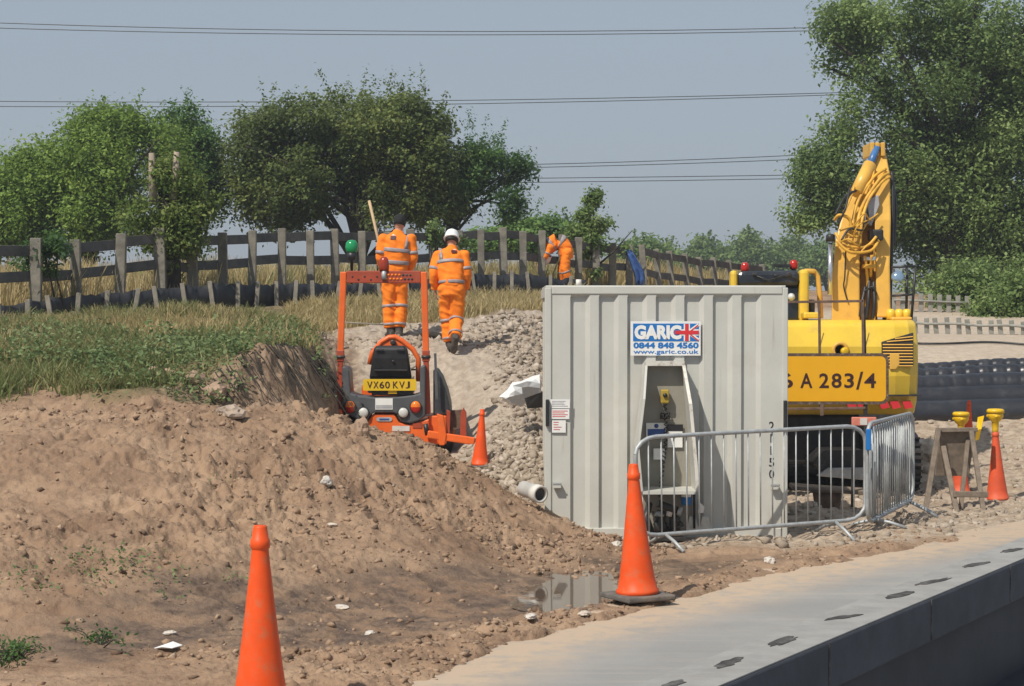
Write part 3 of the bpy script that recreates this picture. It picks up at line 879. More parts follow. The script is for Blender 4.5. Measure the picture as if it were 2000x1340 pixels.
def tree(name, label, cat, Y, base, blobs, mat, n=30000, size=.13, dens=14, rc=(.28,.55), trunk=None, limbs=14, thr=-.25, group=None, seed=1, tone=(.2,.8), sprigs=0, nsc=1.1, up=.5, shell=.5):
    rg = np.random.default_rng(seed)
    b = at(base[0], base[1], Y)
    b.z = min(b.z, gzs(b.x, b.y)+.05)
    root = empty(name, b)
    tag(root, label, cat, group)
    C = crown_points(blobs, Y, rg, dens, thr, nsc, shell)
    R = rg.uniform(rc[0], rc[1], len(C))
    tones = rg.uniform(tone[0], tone[1], len(C)) + .42*fbm(C[:,0], C[:,2], .8, 2, seed)
    per = np.maximum(1, np.round(n*R**2/np.sum(R**2)).astype(int))
    V, F, tn = leaves(C, R, per, size, rg, .7, tones, up)
    if sprigs:                                           # thin leafy shoots breaking the outline
        hi = C[np.argsort(-(C[:,2]+rg.normal(0,.35,len(C))))[:sprigs]]
        for p in hi:
            m = 26; t = rg.random(m)
            q = p + np.outer(t, [rg.normal(0,.22), rg.normal(0,.2), rg.uniform(.35,.95)])
            v2, f2, t2 = leaves(q, np.full(m, .10), np.full(m, 2), size*.75, rg, 1, np.full(m, .35))
            V, F, tn = np.concatenate([V, v2]), np.concatenate([F, f2+len(V)]), np.concatenate([tn, t2])
    me = mesh_np('crown', V, F, mat, {'tone': tn})
    link_mesh('crown', me, root)
    if trunk:
        r0, top = trunk[0], at(trunk[1], trunk[2], Y)
        mb = MB()
        b0 = Vector((b.x, b.y, gzs(b.x, b.y)-.15))
        mids = [b0.lerp(top, t) + Vector((rg.normal(0,.06), rg.normal(0,.06), 0))*(1 if 0 < t < 1 else 0) for t in (0, .08, .3, .55, .8, 1)]
        mb.tube(mids, [r0*1.35, r0*1.05, r0*.92, r0*.8, r0*.65, r0*.5], 10)
        sel = C[rg.permutation(len(C))[:limbs]]
        for p in sel:
            s = mids[rg.integers(2, 6)]; e = Vector(p)
            m = (s+e)/2 + Vector((rg.normal(0,.15), rg.normal(0,.15), .12*(e-s).length))
            pts = [s*(1-t)**2 + m*2*t*(1-t) + e*t*t for t in np.linspace(0, 1, 7)]
            mb.tube(pts, list(np.linspace(r0*.36, r0*.06+.008, 7)), 6)
        mb.build('trunk', M['bark'], root)
    return root

tree('broad_tree', 'broad dome shaped tree of bright green leaves at the left edge of the field', 'tree', 48, (170,560),
     [(150,360,140,125,0,1.6),(255,325,120,110,-.3,1.5),(60,400,90,110,0,1.3),(20,425,70,80,-.3,1.2),(215,250,80,38,0,1),(140,420,150,75,-.6,1.5),(300,390,80,80,0,1.2),(-60,430,90,100,0,1.4)],
     M['leaf_light'], 98000, .10, 15, (.25,.5), (.2,170,430), 16, -.3, seed=2, tone=(.05,.8), sprigs=2)
tree('dark_tree', 'tall dark green tree just right of the bright green dome tree', 'tree', 50, (370,560),
     [(355,260,62,52),(385,320,55,75),(335,330,55,60),(400,385,42,60),(370,420,55,45)],
     M['leaf_dark'], 26000, .10, 16, (.22,.42), (.13,370,400), 10, -.18, seed=3, tone=(.1,.7), sprigs=4)
tree('spreading_tree', 'large dark olive tree with ragged top and low limb behind the two walking workers', 'tree', 50, (700,570),
     [(640,300,150,120,0,2.2),(770,300,125,115,0,2),(530,330,90,110,0,1.6),(570,380,110,75,-.3,1.6),(690,235,80,60,0,1.3),(800,245,85,55,0,1.3),(860,330,55,90,0,1.2),(700,385,150,65,0,1.8),(500,245,35,32,0,.6),
      (540,225,24,18,0,.5),(825,400,90,38,0,1.3)],
     M['leaf_olive'], 115000, .105, 14, (.24,.48), (.26,700,400), 24, -.27, seed=4, tone=(.1,.8), sprigs=34)
tree('leaning_tree', 'open crowned dark tree reaching right on a bare limb, sky showing through', 'tree', 50.5, (830,570),
     [(960,340,62,52,0,1.2),(1005,360,42,48,0,1),(930,310,45,32,0,.8),(985,400,38,40,0,.9),(870,410,48,40,0,1),(900,370,45,40,0,1),(1020,335,26,34,0,.5)],
     M['leaf_dark'], 15000, .095, 15, (.18,.34), (.15,905,395), 18, -.05, seed=5, tone=(.1,.7), sprigs=16, nsc=1.5)
tree('low_tree', 'low dark rounded tree behind the fence beside the bending worker', 'tree', 62, (1040,545),
     [(1060,452,85,26),(1010,466,75,24),(1115,462,50,24),(960,474,60,20)],
     M['leaf_dark'], 14000, .15, 14, (.28,.5), (.15,1040,460), 6, -.4, seed=6, tone=(.3,1), sprigs=4)
tree('ash_tree', 'very tall grey green tree filling the top right corner behind the excavator', 'tree', 54, (1880,605),
     [(1640,330,85,75,0,1.5),(1590,330,50,50,0,1),(1570,430,38,28,0,.7),(1800,560,90,45,.6,1.4),(1600,400,55,50,0,1),(1700,230,95,75,0,1.8),(1690,110,90,95,0,1.8),(1640,40,50,55,0,1.2),(1780,40,130,85,0,2.2),(1830,150,120,100,0,2.2),(1940,90,120,120,0,2.2),
      (1990,260,110,120,0,2),(1900,300,110,100,.4,2),(1830,400,100,90,.3,1.8),(1770,330,85,85,0,1.6),(1940,430,110,90,0,1.8),(1830,510,90,60,.4,1.4),(1740,470,60,60,.4,1.2),(2080,150,140,180,0,2.4),(2060,420,110,150,0,2),(1690,400,50,45,0,1),
      (1880,540,120,50,.5,1.4),(2000,520,90,60,.3,1.4),(1780,560,60,45,.6,1)],
     M['leaf_ash'], 170000, .118, 11, (.25,.55), (.42,1850,300), 75, -.22, seed=8, tone=(.1,.85), sprigs=20, nsc=.9)

# ivy-smothered stump on the fence line
root = tag(empty('ivy_stump', ground_pt(335, 32.6)), 'dead stump wrapped in ivy with two snapped pale stems, growing through the fence', 'tree stump')
rg = np.random.default_rng(31)
Yi = 32.4
C = crown_points([(330,410,75,75,0,.6),(300,440,65,55,0,.5),(375,420,45,60,0,.45),(345,350,50,45,0,.4),(335,470,60,30,0,.45)], Yi, rg, 22, -.3, 2)
C2 = crown_points([(335,520,26,50,0,.25),(390,380,45,50,.2,.4)], Yi, rg, 14, -.2, 2)
C = np.concatenate([C, C2]); R = rg.uniform(.12, .26, len(C))
V, F, tn = leaves(C, R, np.maximum(1, (14000*R**2/np.sum(R**2)).astype(int)), .075, rg, .9, rg.uniform(.1,.9,len(C)), .3)
link_mesh('ivy', mesh_np('ivy', V, F, M['leaf_ivy'], {'tone': tn}), root)
b = ground_pt(335, Yi)
mb = MB().tube([b-Vector((0,0,.1)), at(338,510,Yi), at(325,430,Yi), at(318,370,Yi)], [.16,.13,.11,.09], 9)
mb.tube([at(338,510,Yi), at(362,430,Yi), at(372,360,Yi)], [.09,.07,.05], 8)
mb.build('trunk', M['bark'], root)
for pts in ([(300,400),(297,345),(296,299)], [(340,390),(343,345),(345,297)]):
    MB().tube([at(x, y, Yi-.15) for x, y in pts], [.07,.058,.045], 8).build('broken_stem', M['palewood'], root)

def shrub(name, label, cat, Y, blobs, mat, n, size, stems, seed, group=None, dens=20, rc=(.12,.28), thr=-.2, tone=(.1,.9), rs=.02):
    rg = np.random.default_rng(seed)
    b = ground_pt(stems[0][0][0], Y)
    root = tag(empty(name, b), label, cat, group)
    C = crown_points(blobs, Y, rg, dens, thr, 2)
    R = rg.uniform(rc[0], rc[1], len(C))
    V, F, tn = leaves(C, R, np.maximum(1, (n*R**2/np.sum(R**2)).astype(int)), size, rg, .85, rg.uniform(tone[0], tone[1], len(C)), .3)
    link_mesh('foliage', mesh_np('foliage', V, F, mat, {'tone': tn}), root)
    mb = MB()
    for st in stems:
        pts = [at(x, y, Y) for x, y in st]
        mb.tube(pts, list(np.linspace(rs*1.5, rs*.5, len(pts))), 6)
    mb.build('stem', M['bark'], root)
    return root
shrub('sapling', 'slender young tree with pale leaves standing at the fence right of the bending worker', 'tree', 42.5,
      [(1158,395,22,30,0,.3),(1165,440,28,28,0,.35),(1150,480,26,30,0,.35),(1180,495,30,24,0,.35),(1165,528,34,22,0,.4),(1210,482,20,13,0,.25),(1232,455,12,14,0,.2),(1140,420,12,16,0,.2),(1120,455,14,14,0,.2)],
      M['leaf_sap'], 6000, .085, [[(1165,565),(1165,500),(1160,430),(1157,370)],[(1166,520),(1200,490),(1235,450)],[(1164,500),(1140,450),(1128,420)]], 41, dens=17, rc=(.1,.22), thr=-.1)
for i, (lab, Y, bl, n, st) in enumerate([
    ('leafy bramble growing through the fence rails at far left', 29.6, [(80,485,32,20,0,.3),(115,480,22,18,0,.25),(60,510,22,16,0,.2),(95,525,22,14,0,.2)], 1800, [[(110,600),(100,550),(85,490)],[(125,598),(110,540),(115,480)]]),
    ('tall weeds with yellowing leaves behind the head of the black hatted worker', 37.2, [(750,420,22,35,0,.3),(735,445,20,25,0,.3),(770,400,15,18,0,.2)], 1200, [[(755,590),(752,480),(748,400)],[(735,590),(738,500),(736,430)]]),
    ('spindly weeds just left of the white helmet', 37.8, [(850,450,20,22,0,.3),(842,480,16,22,0,.2),(905,470,14,22,0,.2)], 800, [[(850,590),(850,500),(852,440)],[(838,590),(842,500),(845,465)]])]):
    shrub('bramble', lab, 'weed', Y, bl, M['leaf_sap'] if i else M['leaf_dark'], n, .075, st, 50+i, 'weeds along the fence', 18, (.1,.2), -.15, (0,.8), .012)
for i, (lab, Y, bl, n, st) in enumerate([
    ('pale green bush at the right edge under the tall tree', 43, [(1960,590,60,45,0,.8),(2010,560,60,55,0,.8),(1915,610,40,28,0,.6),(1985,620,55,22,-.3,.6)], 9000, [[(1965,645),(1960,580)]]),
    ('bushy green shrub in shade left of the pale bush', 45, [(1880,560,45,45,0,.8),(1850,590,45,30,0,.7),(1920,550,40,45,.3,.8)], 7000, [[(1880,620),(1880,560)]])]):
    shrub('bush', lab, 'bush', Y, bl, M['leaf_ash'] if i else M['leaf_sap'], n, .1, st, 60+i, 'bushes under the tall tree', 14, (.2,.4), -.3, (.1,.9))
# far wood: five separate trees
for i, (lab, px, top, w, Y) in enumerate([
    ('hazy distant tree left of the far row, above the right fence', 1300, 480, 60, 170), ('hazy distant pointed tree second from left in the far row', 1375, 462, 52, 165),
    ('broad hazy distant tree in the middle of the far row', 1460, 452, 72, 170), ('hazy distant tree behind the cab of the excavator', 1545, 462, 65, 172), ('hazy distant tree behind the boom of the excavator', 1615, 470, 60, 168)]):
    h = 560-top
    tree('distant_tree', lab, 'tree', Y, (px,575), [(px,top+h*.45,w*.8,h*.42,0,2.5),(px-w*.6,top+h*.62,w*.55,h*.34,0,2.2),(px+w*.6,top+h*.6,w*.6,h*.36,0,2.2),(px,top+h*.15,w*.3,h*.16,0,1.2)],
         M['leaf_far'], 7000, .34, 6, (.5,.9), (.2,px,top+h*.5), 5, -.5, 'trees of the distant row', 70+i, (.3,1), 4)
tree('distant_tree', 'hazy distant low tree just right of the sapling', 'tree', 120, (1250,575), [(1265,490,42,26,0,2),(1225,500,40,24,0,2)], M['leaf_far'], 4000, .28, 6, (.4,.8), (.15,1250,510), 4, -.5, 'trees of the distant row', 77, (.3,1), 2)

# broad-leaved weeds on the grassy bank
def weeds(name, n, seed, mask, xr, yr, size, h):
    rg = np.random.default_rng(seed)
    xy = reg_by(mask, xr, yr)(rg, n)
    z = gz(xy[:,0], xy[:,1])
    C = np.stack([xy[:,0], xy[:,1], z+rg.uniform(.03, h, n)], -1)
    R = rg.uniform(.10, .22, n)
    V, F, tn = leaves(C, R, np.full(n, 12), size, rg, .7, rg.uniform(.1,.9,n), .6)
    return tag(link_mesh(name, mesh_np(name, V, F, M['weed'], {'tone': tn})), None, kind='stuff')
weeds('bank_weeds', 900, 81, lambda x, y: np.clip(regions(x, y)['green'], 0, 1)*sstep(27, 24, y)*np.clip(.5+fbm(x, y, .7, 3, 82)*1.3, 0, 1), (-200,640), (20,27), .055, .22)
weeds('heap_weeds', 45, 83, lambda x, y: np.clip(fbm(x, y, .8, 3, 84)-.12, 0, 1)*sstep(-.05,-.3,regions(x, y)['road']), (-50,470), (14.5,20), .035, .05)

# hanging roots and dead stems on the cut face of the bank
rg = np.random.default_rng(91)
mb = MB()
for i in range(95):
    s = rg.uniform(20.6, 24.5)
    ex_ = np.interp(s, EDGE[:,1], EDGE[:,0])
    p = Vector((ex_-.22+rg.normal(0,.07), s+.12, 0)); p.z = gzs(p.x, p.y)+.03
    L_ = rg.uniform(.3, .9)
    pts = []
    for t in np.linspace(0, 1, 5):
        x = p.x + t*L_*.55 + rg.normal(0,.012); y = p.y - t*L_*.6
        zz = max(gzs(x, y)+.012, p.z - t*L_*.7)
        pts.append(Vector((x, y, zz)))
    mb.tube(pts, list(np.linspace(.009, .004, 5)), 4, False)
tag(mb.build('hanging_roots', M['bark']), None, kind='stuff')

# ------------------------------------------------------------------ power lines
def wire(label, pts, Y, r=.021):
    (x0,y0),(x1,y1),(x2,y2) = pts
    A = np.linalg.solve(np.array([[x*x, x, 1] for x in (x0,x1,x2)], float), np.array([y0,y1,y2], float))
    P = [at(x, A[0]*x*x+A[1]*x+A[2], Y) for x in np.linspace(-700, 2700, 40)]
    o = MB().tube(P, r, 6).build('power_line', M['wire'], None, P[0])
    tag(o, label, 'power line', 'power lines across the sky')
for lab, pts in (('upper wire of the topmost pair crossing the sky', [(0,45),(800,61),(1590,54)]), ('lower wire of the topmost pair crossing the sky', [(0,55),(800,68),(1590,60)]),
                 ('upper wire of the second pair, passing the top of the large olive tree', [(0,198),(900,196),(1640,181)]), ('lower wire of the second pair, passing the top of the large olive tree', [(0,208),(900,203),(1640,185)]),
                 ('upper wire of the third pair, above the sapling', [(0,316),(1045,321),(1540,304)]), ('lower wire of the third pair, above the sapling', [(0,324),(1045,327),(1540,312)]),
                 ('upper wire of the lowest pair, just over the sapling top', [(0,352),(1055,348),(1545,342)]), ('lower wire of the lowest pair, just over the sapling top', [(0,362),(1055,356),(1545,349)])):
    wire(lab, pts, 95)

# ------------------------------------------------------------------ fences
froot = tag(empty('timber_fence', ground_pt(550, 34.6)), 'long weathered post and rail fence running along the top of the bank behind the workers', 'fence')
fp = []
tops = [470,468,466,457,449,455,453,450,448,448,447,449,450,450,449,450,448,446,450,455,460,466,470,474,477]
rg = np.random.default_rng(5)
for i, (px, py, Y) in enumerate(FPTS):
    g = ground_pt(px, Y); tp = at(px, tops[i], Y)
    w = .165 if i < 6 else .145
    ln = rg.normal(0, .03)
    MB().beam(g-Vector((0,0,.3)), Vector((g.x+ln, g.y, tp.z+rg.normal(0,.02))), w*rg.uniform(.9,1.12), w*.8).build('post', M['fence'], froot, bevel=.012)
    fp.append((g, tp))
for i in range(len(fp)-1):
    (g0_, t0), (g1_, t1) = fp[i], fp[i+1]
    for fr in (.13, .56):
        p = t0.lerp(Vector((t0.x, t0.y, t0.z-.95)), fr); q = t1.lerp(Vector((t1.x, t1.y, t1.z-.95)), fr)
        d = (q-p).normalized()
        j = Vector((0, .10, rg.normal(0,.012)))
        MB().beam(p-d*.06+j, q+d*.06+j+Vector((0,0,rg.normal(0,.02))), .155, .045).build('rail', M['rail'], froot, bevel=.006)
eroot = tag(empty('fence_edging', ground_pt(560, 33.6)), 'low sagging black sheeting on pale stakes along the foot of the timber fence', 'edging')
EPX = [(-80,640,602,27.9),(0,628,596,28.5),(55,618,588,29),(100,612,580,29.4),(150,607,575,29.8),(205,600,570,30.3),(260,593,566,30.8),(310,588,562,31.3),(365,588,556,31.8),(418,590,552,32.3),(465,592,552,32.7),(500,595,552,33.1),(540,597,552,33.6),(575,597,550,34),(612,596,551,34.4),
       (655,594,552,34.9),(700,592,552,35.4),(745,590,548,35.9),(800,588,546,36.4),(850,585,540,36.9),(905,582,538,37.4),(930,580,533,37.8),(965,578,534,38.2),(1000,576,532,38.6),(1035,574,534,39.1),(1075,571,540,39.7),(1110,568,542,40.2),(1145,566,545,40.8)]
for i in range(len(EPX)-1):
    a, b = EPX[i], EPX[i+1]
    n = 6; rows = []
    for k in range(n+1):
        t = k/n
        px = a[0]*(1-t)+b[0]*t; Y = a[3]*(1-t)+b[3]*t
        sag = 4*t*(1-t)*rg.uniform(2,7)
        g = ground_pt(px, Y+.08*math.sin(math.pi*t)); tp = at(px, (a[2]*(1-t)+b[2]*t)+sag, Y+.08*math.sin(math.pi*t)+.05*rg.random())
        rows.append([g-Vector((0,0,.08)), (g+tp)/2+Vector((0,.03*math.sin(3*k),0)), tp])
    mb = MB()
    vs = [p for r in rows for p in r]
    mb.add(vs, [(k*3+j, k*3+3+j, k*3+4+j, k*3+1+j) for k in range(n) for j in range(2)], True)
    mb.build('sheet', M['edging'], eroot, solid=.012)
    g = ground_pt(a[0], a[3]-.05); tp = at(a[0], a[2]-3, a[3]-.05)
    MB().beam(g-Vector((0,0,.1)), tp+Vector((rg.normal(0,.05), 0, 0)), .07, .05).build('stake', M['stake'], eroot, bevel=.006)

froot2 = tag(empty('timber_fence', ground_pt(1400, 47)), 'shorter stretch of post and rail fence to the right of the sapling, above the container', 'fence')
fp = []
for i, (px, ty, Y) in enumerate([(1262,478,43.0),(1290,487,44.2),(1315,490,45.2),(1345,495,46.3),(1372,502,47.4),(1400,503,48.4),(1430,508,49.4),(1462,512,50.4),(1495,516,51.4)]):
    g = ground_pt(px, Y); tp = at(px, ty, Y)
    MB().beam(g-Vector((0,0,.3)), tp+Vector((-.10,0,0)), .13, .1).build('post', M['fence'], froot2, bevel=.012)
    fp.append(tp)
for i in range(len(fp)-1):
    for dz in (.14, .58):
        j = Vector((-.03, .10, -dz))
        MB().beam(fp[i]+j, fp[i+1]+j, .15, .04).build('rail', M['rail'], froot2, bevel=.006)

proot = tag(empty('picket_fence', ground_pt(1900, 38)), 'row of short pale leaning pickets on one rail across the gravel bank at right', 'fence')
pp = []
for i, px in enumerate(range(1790, 2150, 21)):
    Y = 38.2-.5*(px-1790)/200
    g = ground_pt(px, Y); tp = at(px-4+3*math.sin(i*2.1), 618+ (px-1790)*.045+2*math.sin(i*1.3), Y-.05)
    MB().beam(g-Vector((0,0,.2)), tp, .085, .05).build('picket', M['picket'], proot, bevel=.006)
    pp.append(g.lerp(tp, .62)+Vector((0,-.06,0)))
MB().tube(pp, .028, 6).build('rail', M['picket'], proot)
proot = tag(empty('picket_fence', ground_pt(1820, 44)), 'second row of short pickets further back below the dark shrubs', 'fence')
pp = []
for i, px in enumerate(range(1745, 1890, 18)):
    g = ground_pt(px, 44); tp = at(px, 570+(px-1745)*.06, 44)
    MB().beam(g-Vector((0,0,.2)), tp, .10, .06).build('picket', M['picket'], proot, bevel=.006)
    pp.append(g.lerp(tp, .6)+Vector((0,-.06,0)))
MB().tube(pp, .025, 6).build('rail', M['picket'], proot)
# ------------------------------------------------------------------ storage container
CY = 20.0
cl, cr, ct = at(1064, 1050, CY).x, at(1538, 1050, CY).x, at(1300, 558, CY).z
cz = -.02
CB = 22.7
box = tag(empty('storage_container', ((cl+cr)/2, CY, cz)), 'grey ribbed steel container with fuel hatch in its end, standing on the rubble', 'container')
def cx(px): return at(px, 800, CY).x
def czz(py): return at(1300, py, CY).z
z_head, z_sill = czz(574), czz(1032)
# ribbed end wall: one bent sheet
prof = []
pitch_px, first = 55.65, 1113.5
prof.append((cx(1076), 0))
for i in range(7):
    x = first + i*pitch_px
    prof += [(cx(x), 0), (cx(x+2.5), .042), (cx(x+30), .042), (cx(x+39), 0)]
prof.append((cx(1529), 0))
mb = MB()
n = len(prof)
zc = z_head-.035
lv = [(z_sill, 1), (zc, 1), (z_head, 0)]
vs = [(x, CY+.012+d*k, z) for z, k in lv for x, d in prof]
mb.add(vs, [(j*n+i, j*n+i+1, (j+1)*n+i+1, (j+1)*n+i) for j in range(2) for i in range(n-1)])
mb.build('end_wall', M['container'], box, solid=.003)
mb = MB()                                                # frame: posts, header, sill
mb.box(cl, CY-.006, cz, cx(1077), CY+.10, ct-.02); mb.box(cx(1528), CY-.006, cz, cr, CY+.10, ct-.02)
mb.box(cx(1077)+.001, CY, z_head-.003, cx(1528)-.001, CY+.09, ct-.004)
mb.box(cx(1077)+.001, CY, cz, cx(1528)-.001, CY+.09, z_sill+.003)
mb.build('end_frame', M['container'], box, bevel=.008)
for x0, s, nm in ((cl+.02, 1, 'side_wall'), (cr-.02, -1, 'side_wall')):
    mb = MB(); q = []
    y = CY+.10
    while y < CB-.12:
        q += [(x0, y), (x0+s*.036, y+.045), (x0+s*.036, y+.13), (x0, y+.175)]; y += .255
    q.append((x0, CB-.1))
    n = len(q)
    mb.add([(a, b, z) for z in (cz+.16, ct-.12) for a, b in q], [(i, i+1, n+i+1, n+i) for i in range(n-1)])
    mb.build(nm, M['container'], box, solid=.003)
    MB().box(min(x0-s*.02, x0+s*.06), CY+.10, ct-.122, max(x0-s*.02, x0+s*.06), CB, ct-.022).build('side_rail', M['container'], box, bevel=.006)
    MB().box(min(x0-s*.02, x0+s*.06), CY+.10, cz, max(x0-s*.02, x0+s*.06), CB, cz+.16).build('side_rail', M['container'], box, bevel=.006)
MB().box(cl+.01, CY+.09, ct-.02, cr-.01, CB, ct+.003).build('roof', M['container'], box, bevel=.006)
MB().box(cl+.03, CB-.05, cz, cr-.03, CB-.02, ct-.03).build('back_wall', M['container'], box)
MB().tube([(cx(1132), CY+.3, ct), (cx(1132), CY+.3, czz(545))], .028, 12).build('breather_pipe', M['container_edge'], box)
for px, h in ((1069, (780,832)), (1533, (782,838))):
    MB().box(cx(px)-.018, CY-.05, czz(h[1]), cx(px)+.018, CY-.007, czz(h[0])).build('lock_bar', M['black'], box, bevel=.006)
for px, py in ((1088,948), (1513,951)):
    lug = MB().box(cx(px-8), CY-.06, czz(py+5), cx(px+8), CY-.001, czz(py-5)).build('lifting_lug', M['container'], box, bevel=.006)
    MB().box(cx(px-9), CY-.066, czz(py-3), cx(px+9), CY-.061, czz(py-6)).build('lug_plate', M['galv'], lug)
nb = MB()
for py, s in ((832,'2'),(856,'1'),(880,'1'),(903,'5'),(926,'0')):
    w = 5 if s != '1' else 2.5
    nb.ptext(s, 1507-w, py-8.5, 1507+w, py+8.5, CY+.008, .012)
nb.build('serial_number', M['black_ink'], box)
for (x0,y0,x1,y1) in ((1075,780,1113,797.5),(1076,799,1112,818.5),(1078,821,1105,845)):
    nt = MB().pbox(x0, y0, x1, y1, CY-.0105, CY-.0065).build('notice', M['white'], box)
    mb = MB()
    rg = np.random.default_rng(int(x0+y0))
    for k in range(4):
        yy = y0+3+k*(y1-y0-5)/4
        a, b = at(x0+3, yy+1.2, CY), at(x1-3-rg.uniform(0, 12), yy, CY)
        mb.box(a.x, CY-.0125, a.z, b.x, CY-.0112, b.z)
    mb.build('notice_print', M['red_ink'] if y0 > 797 else M['grey_ink'], nt)
# company sign
sy = CY-.004
sg = MB().pbox(1231.5, 627.5, 1368.5, 694.5, sy, sy+.012).build('company_sign', M['white'], box)
MB().pbox(1236.5, 632, 1365, 666.5, sy-.003, sy-.0005).build('blue_panel', M['blue_ink'], sg)
MB().ptext('GARIC', 1239, 635, 1331, 663, sy-.006, .06).build('lettering', M['white'], sg)
fl = MB(); fr = MB()
fx, fy = 1341.5, 649.3                                    # flag: white and red rays on the blue panel
for (x, y, w) in ((1364.5, 634, 2.6), (1364.5, 664, 2.6)):
    a, b = at(fx+2, fy, sy-.0042), at(x, y, sy-.0042)
    fl.beam(a, b, w/196*2.2, .0006)
    fr.beam(at(fx+3, fy+.6, sy-.0075), at(x-1, y+1.2, sy-.0075), w/196*.9, .0006)
a = at(fx-1, 632.5, sy); b = at(fx-1, 666, sy)
fl.beam(at(fx, 632.6, sy-.0042), at(fx, 666, sy-.0042), .062, .0006)
fl.beam(at(1331, fy, sy-.0046), at(1364.8, fy, sy-.0046), .062, .0006)
fl.build('flag_white', M['white'], sg)
fr.beam(at(fx, 632.6, sy-.0075), at(fx, 666, sy-.0075), .036, .0008)
fr.beam(at(1318, fy, sy-.0082), at(1364.8, fy, sy-.0082), .036, .0008)
fr.build('flag_red', M['flag_red'], sg)
mb = MB().ptext('0844 848 4560', 1237, 668.5, 1364.5, 680.5, sy-.003, .04)
mb.ptext('www.garic.co.uk', 1237, 682.5, 1364.5, 693.5, sy-.003, .012)
mb.build('phone_and_web_lettering', M['blue_ink'], sg)

# fuel hatch: tapered hood, deeper towards the bottom
def hp(px, py, d): 
    p = at(px, py, CY); return Vector((p.x, CY-d, p.z))
hood = MB()
T = .022
outL = [(1263,713,.13),(1254,775,.50),(1242,868,.54),(1249,950,.54)]
outR = [(1331,713,.13),(1338,785,.50),(1348,905,.54),(1350,950,.54)]
def cheek(mb, L, s):
    f = [hp(x, y, d) for x, y, d in L]; bk = [Vector((p.x, CY+.001, p.z)) for p in f]
    rng_ = [f, [p+Vector((s*T,0,0)) for p in f], [p+Vector((s*T,0,0)) for p in bk], bk]
    vs = [p for r in rng_ for p in r]; n = len(f)
    mb.add(vs, [(j*n+i, j*n+i+1, ((j+1)%4)*n+i+1, ((j+1)%4)*n+i) for j in range(4) for i in range(n-1)] + [(0,n,2*n,3*n), (n-1,4*n-1,3*n-1,2*n-1)])
cheek(hood, outL, -1); cheek(hood, outR, 1)
a, b = hp(1263,713,.13), hp(1331,713,.13)
hood.prism([a+Vector((-T,0,0)), Vector((a.x-T,CY+.001,a.z)), Vector((b.x+T,CY+.001,b.z)), b+Vector((T,0,0))], (0,0,.03))
a, b = hp(1249,950,.54), hp(1350,950,.54)
hood.prism([a, Vector((a.x,CY+.001,a.z)), Vector((b.x,CY+.001,b.z)), b], (0,0,-.03))
hd = hood.build('hatch_hood', M['container'], box)
mb = MB()
for i in range(3):
    mb.beam(hp(*outR[i])+Vector((T/2,-.004,0)), hp(*outR[i+1])+Vector((T/2,-.004,0)), .032, .006)
mb.beam(hp(1261,709,.134)+Vector((0,0,0)), hp(1335,709,.134), .05, .006)
mb.build('hood_lit_edge', M['container_edge'], hd)  # paler strips paint in the sunlit edges of the hood
mb = MB()
q = [hp(x, y, -.008) for x, y, d in outL] + [hp(x, y, -.008) for x, y, d in reversed(outR)]
mb.prism([p+Vector((0,-.016,0)) for p in q], (0,.012,0))
mb.build('hatch_back', M['container_shade'], hd)
MB().pbox(1256, 952, 1352, 1036, CY-.02, CY-.004).build('shaded_backplate', M['container_shade'], box)  # plate toned dark to paint the shadow below the hood
ctl = MB().pbox(1291, 761, 1307, 788, CY-.11, CY-.03).build('control_box', M['dull_y'], hd, bevel=.012)
MB().lathe(at(1299, 772, CY-.11), [(.0,.02),(.022,.02),(.022,0)], (0,-1,0), 14).build('dial', M['black'], ctl)
pts = []
for t in np.linspace(0, 1, 120):
    x = 1299+2*math.sin(t*5)-12*max(0, t-.35); y = 790+180*t
    pts.append(at(x, y, CY-.05) + Vector((.016*math.cos(t*130), .016*math.sin(t*130), 0)))
MB().tube(pts, .006, 5).build('coiled_cable', M['black'], hd)
mb = MB()
for k in range(14):
    a = k*.9
    mb.tube([at(1299+9*math.sin(a+.6*j), 812+6*math.cos(a*1.7+j), CY-.045-.01*j) for j in range(5)], .006, 5)
mb.build('cable_tangle', M['darkmetal'], hd)
nt = MB().pbox(1262, 826, 1301, 857, CY-.034, CY-.028).build('notice', M['white'], hd)
MB().pbox(1265, 838, 1299, 856, CY-.037, CY-.0345).build('notice_panel', M['navy_ink'], nt)
MB().lathe(at(1282, 832, CY-.034), [(.022,0),(.022,.002),(.001,.003)], (0,-1,0), 16).build('notice_symbol', M['navy_ink'], nt)
nt = MB().pbox(1304, 830, 1333, 874, CY-.034, CY-.028).build('notice', M['white'], hd)
MB().pbox(1304, 829, 1334, 842, CY-.037, CY-.0345).build('notice_panel', M['black_ink'], nt)
MB().pprism([(1316,848),(1321,848),(1318,856),(1315,856)], CY-.037, CY-.0345).build('notice_symbol', M['black_ink'], nt)
MB().pbox(1276, 876, 1298, 898, CY-.05, CY-.03).build('junction_box', M['white'], hd, bevel=.006)
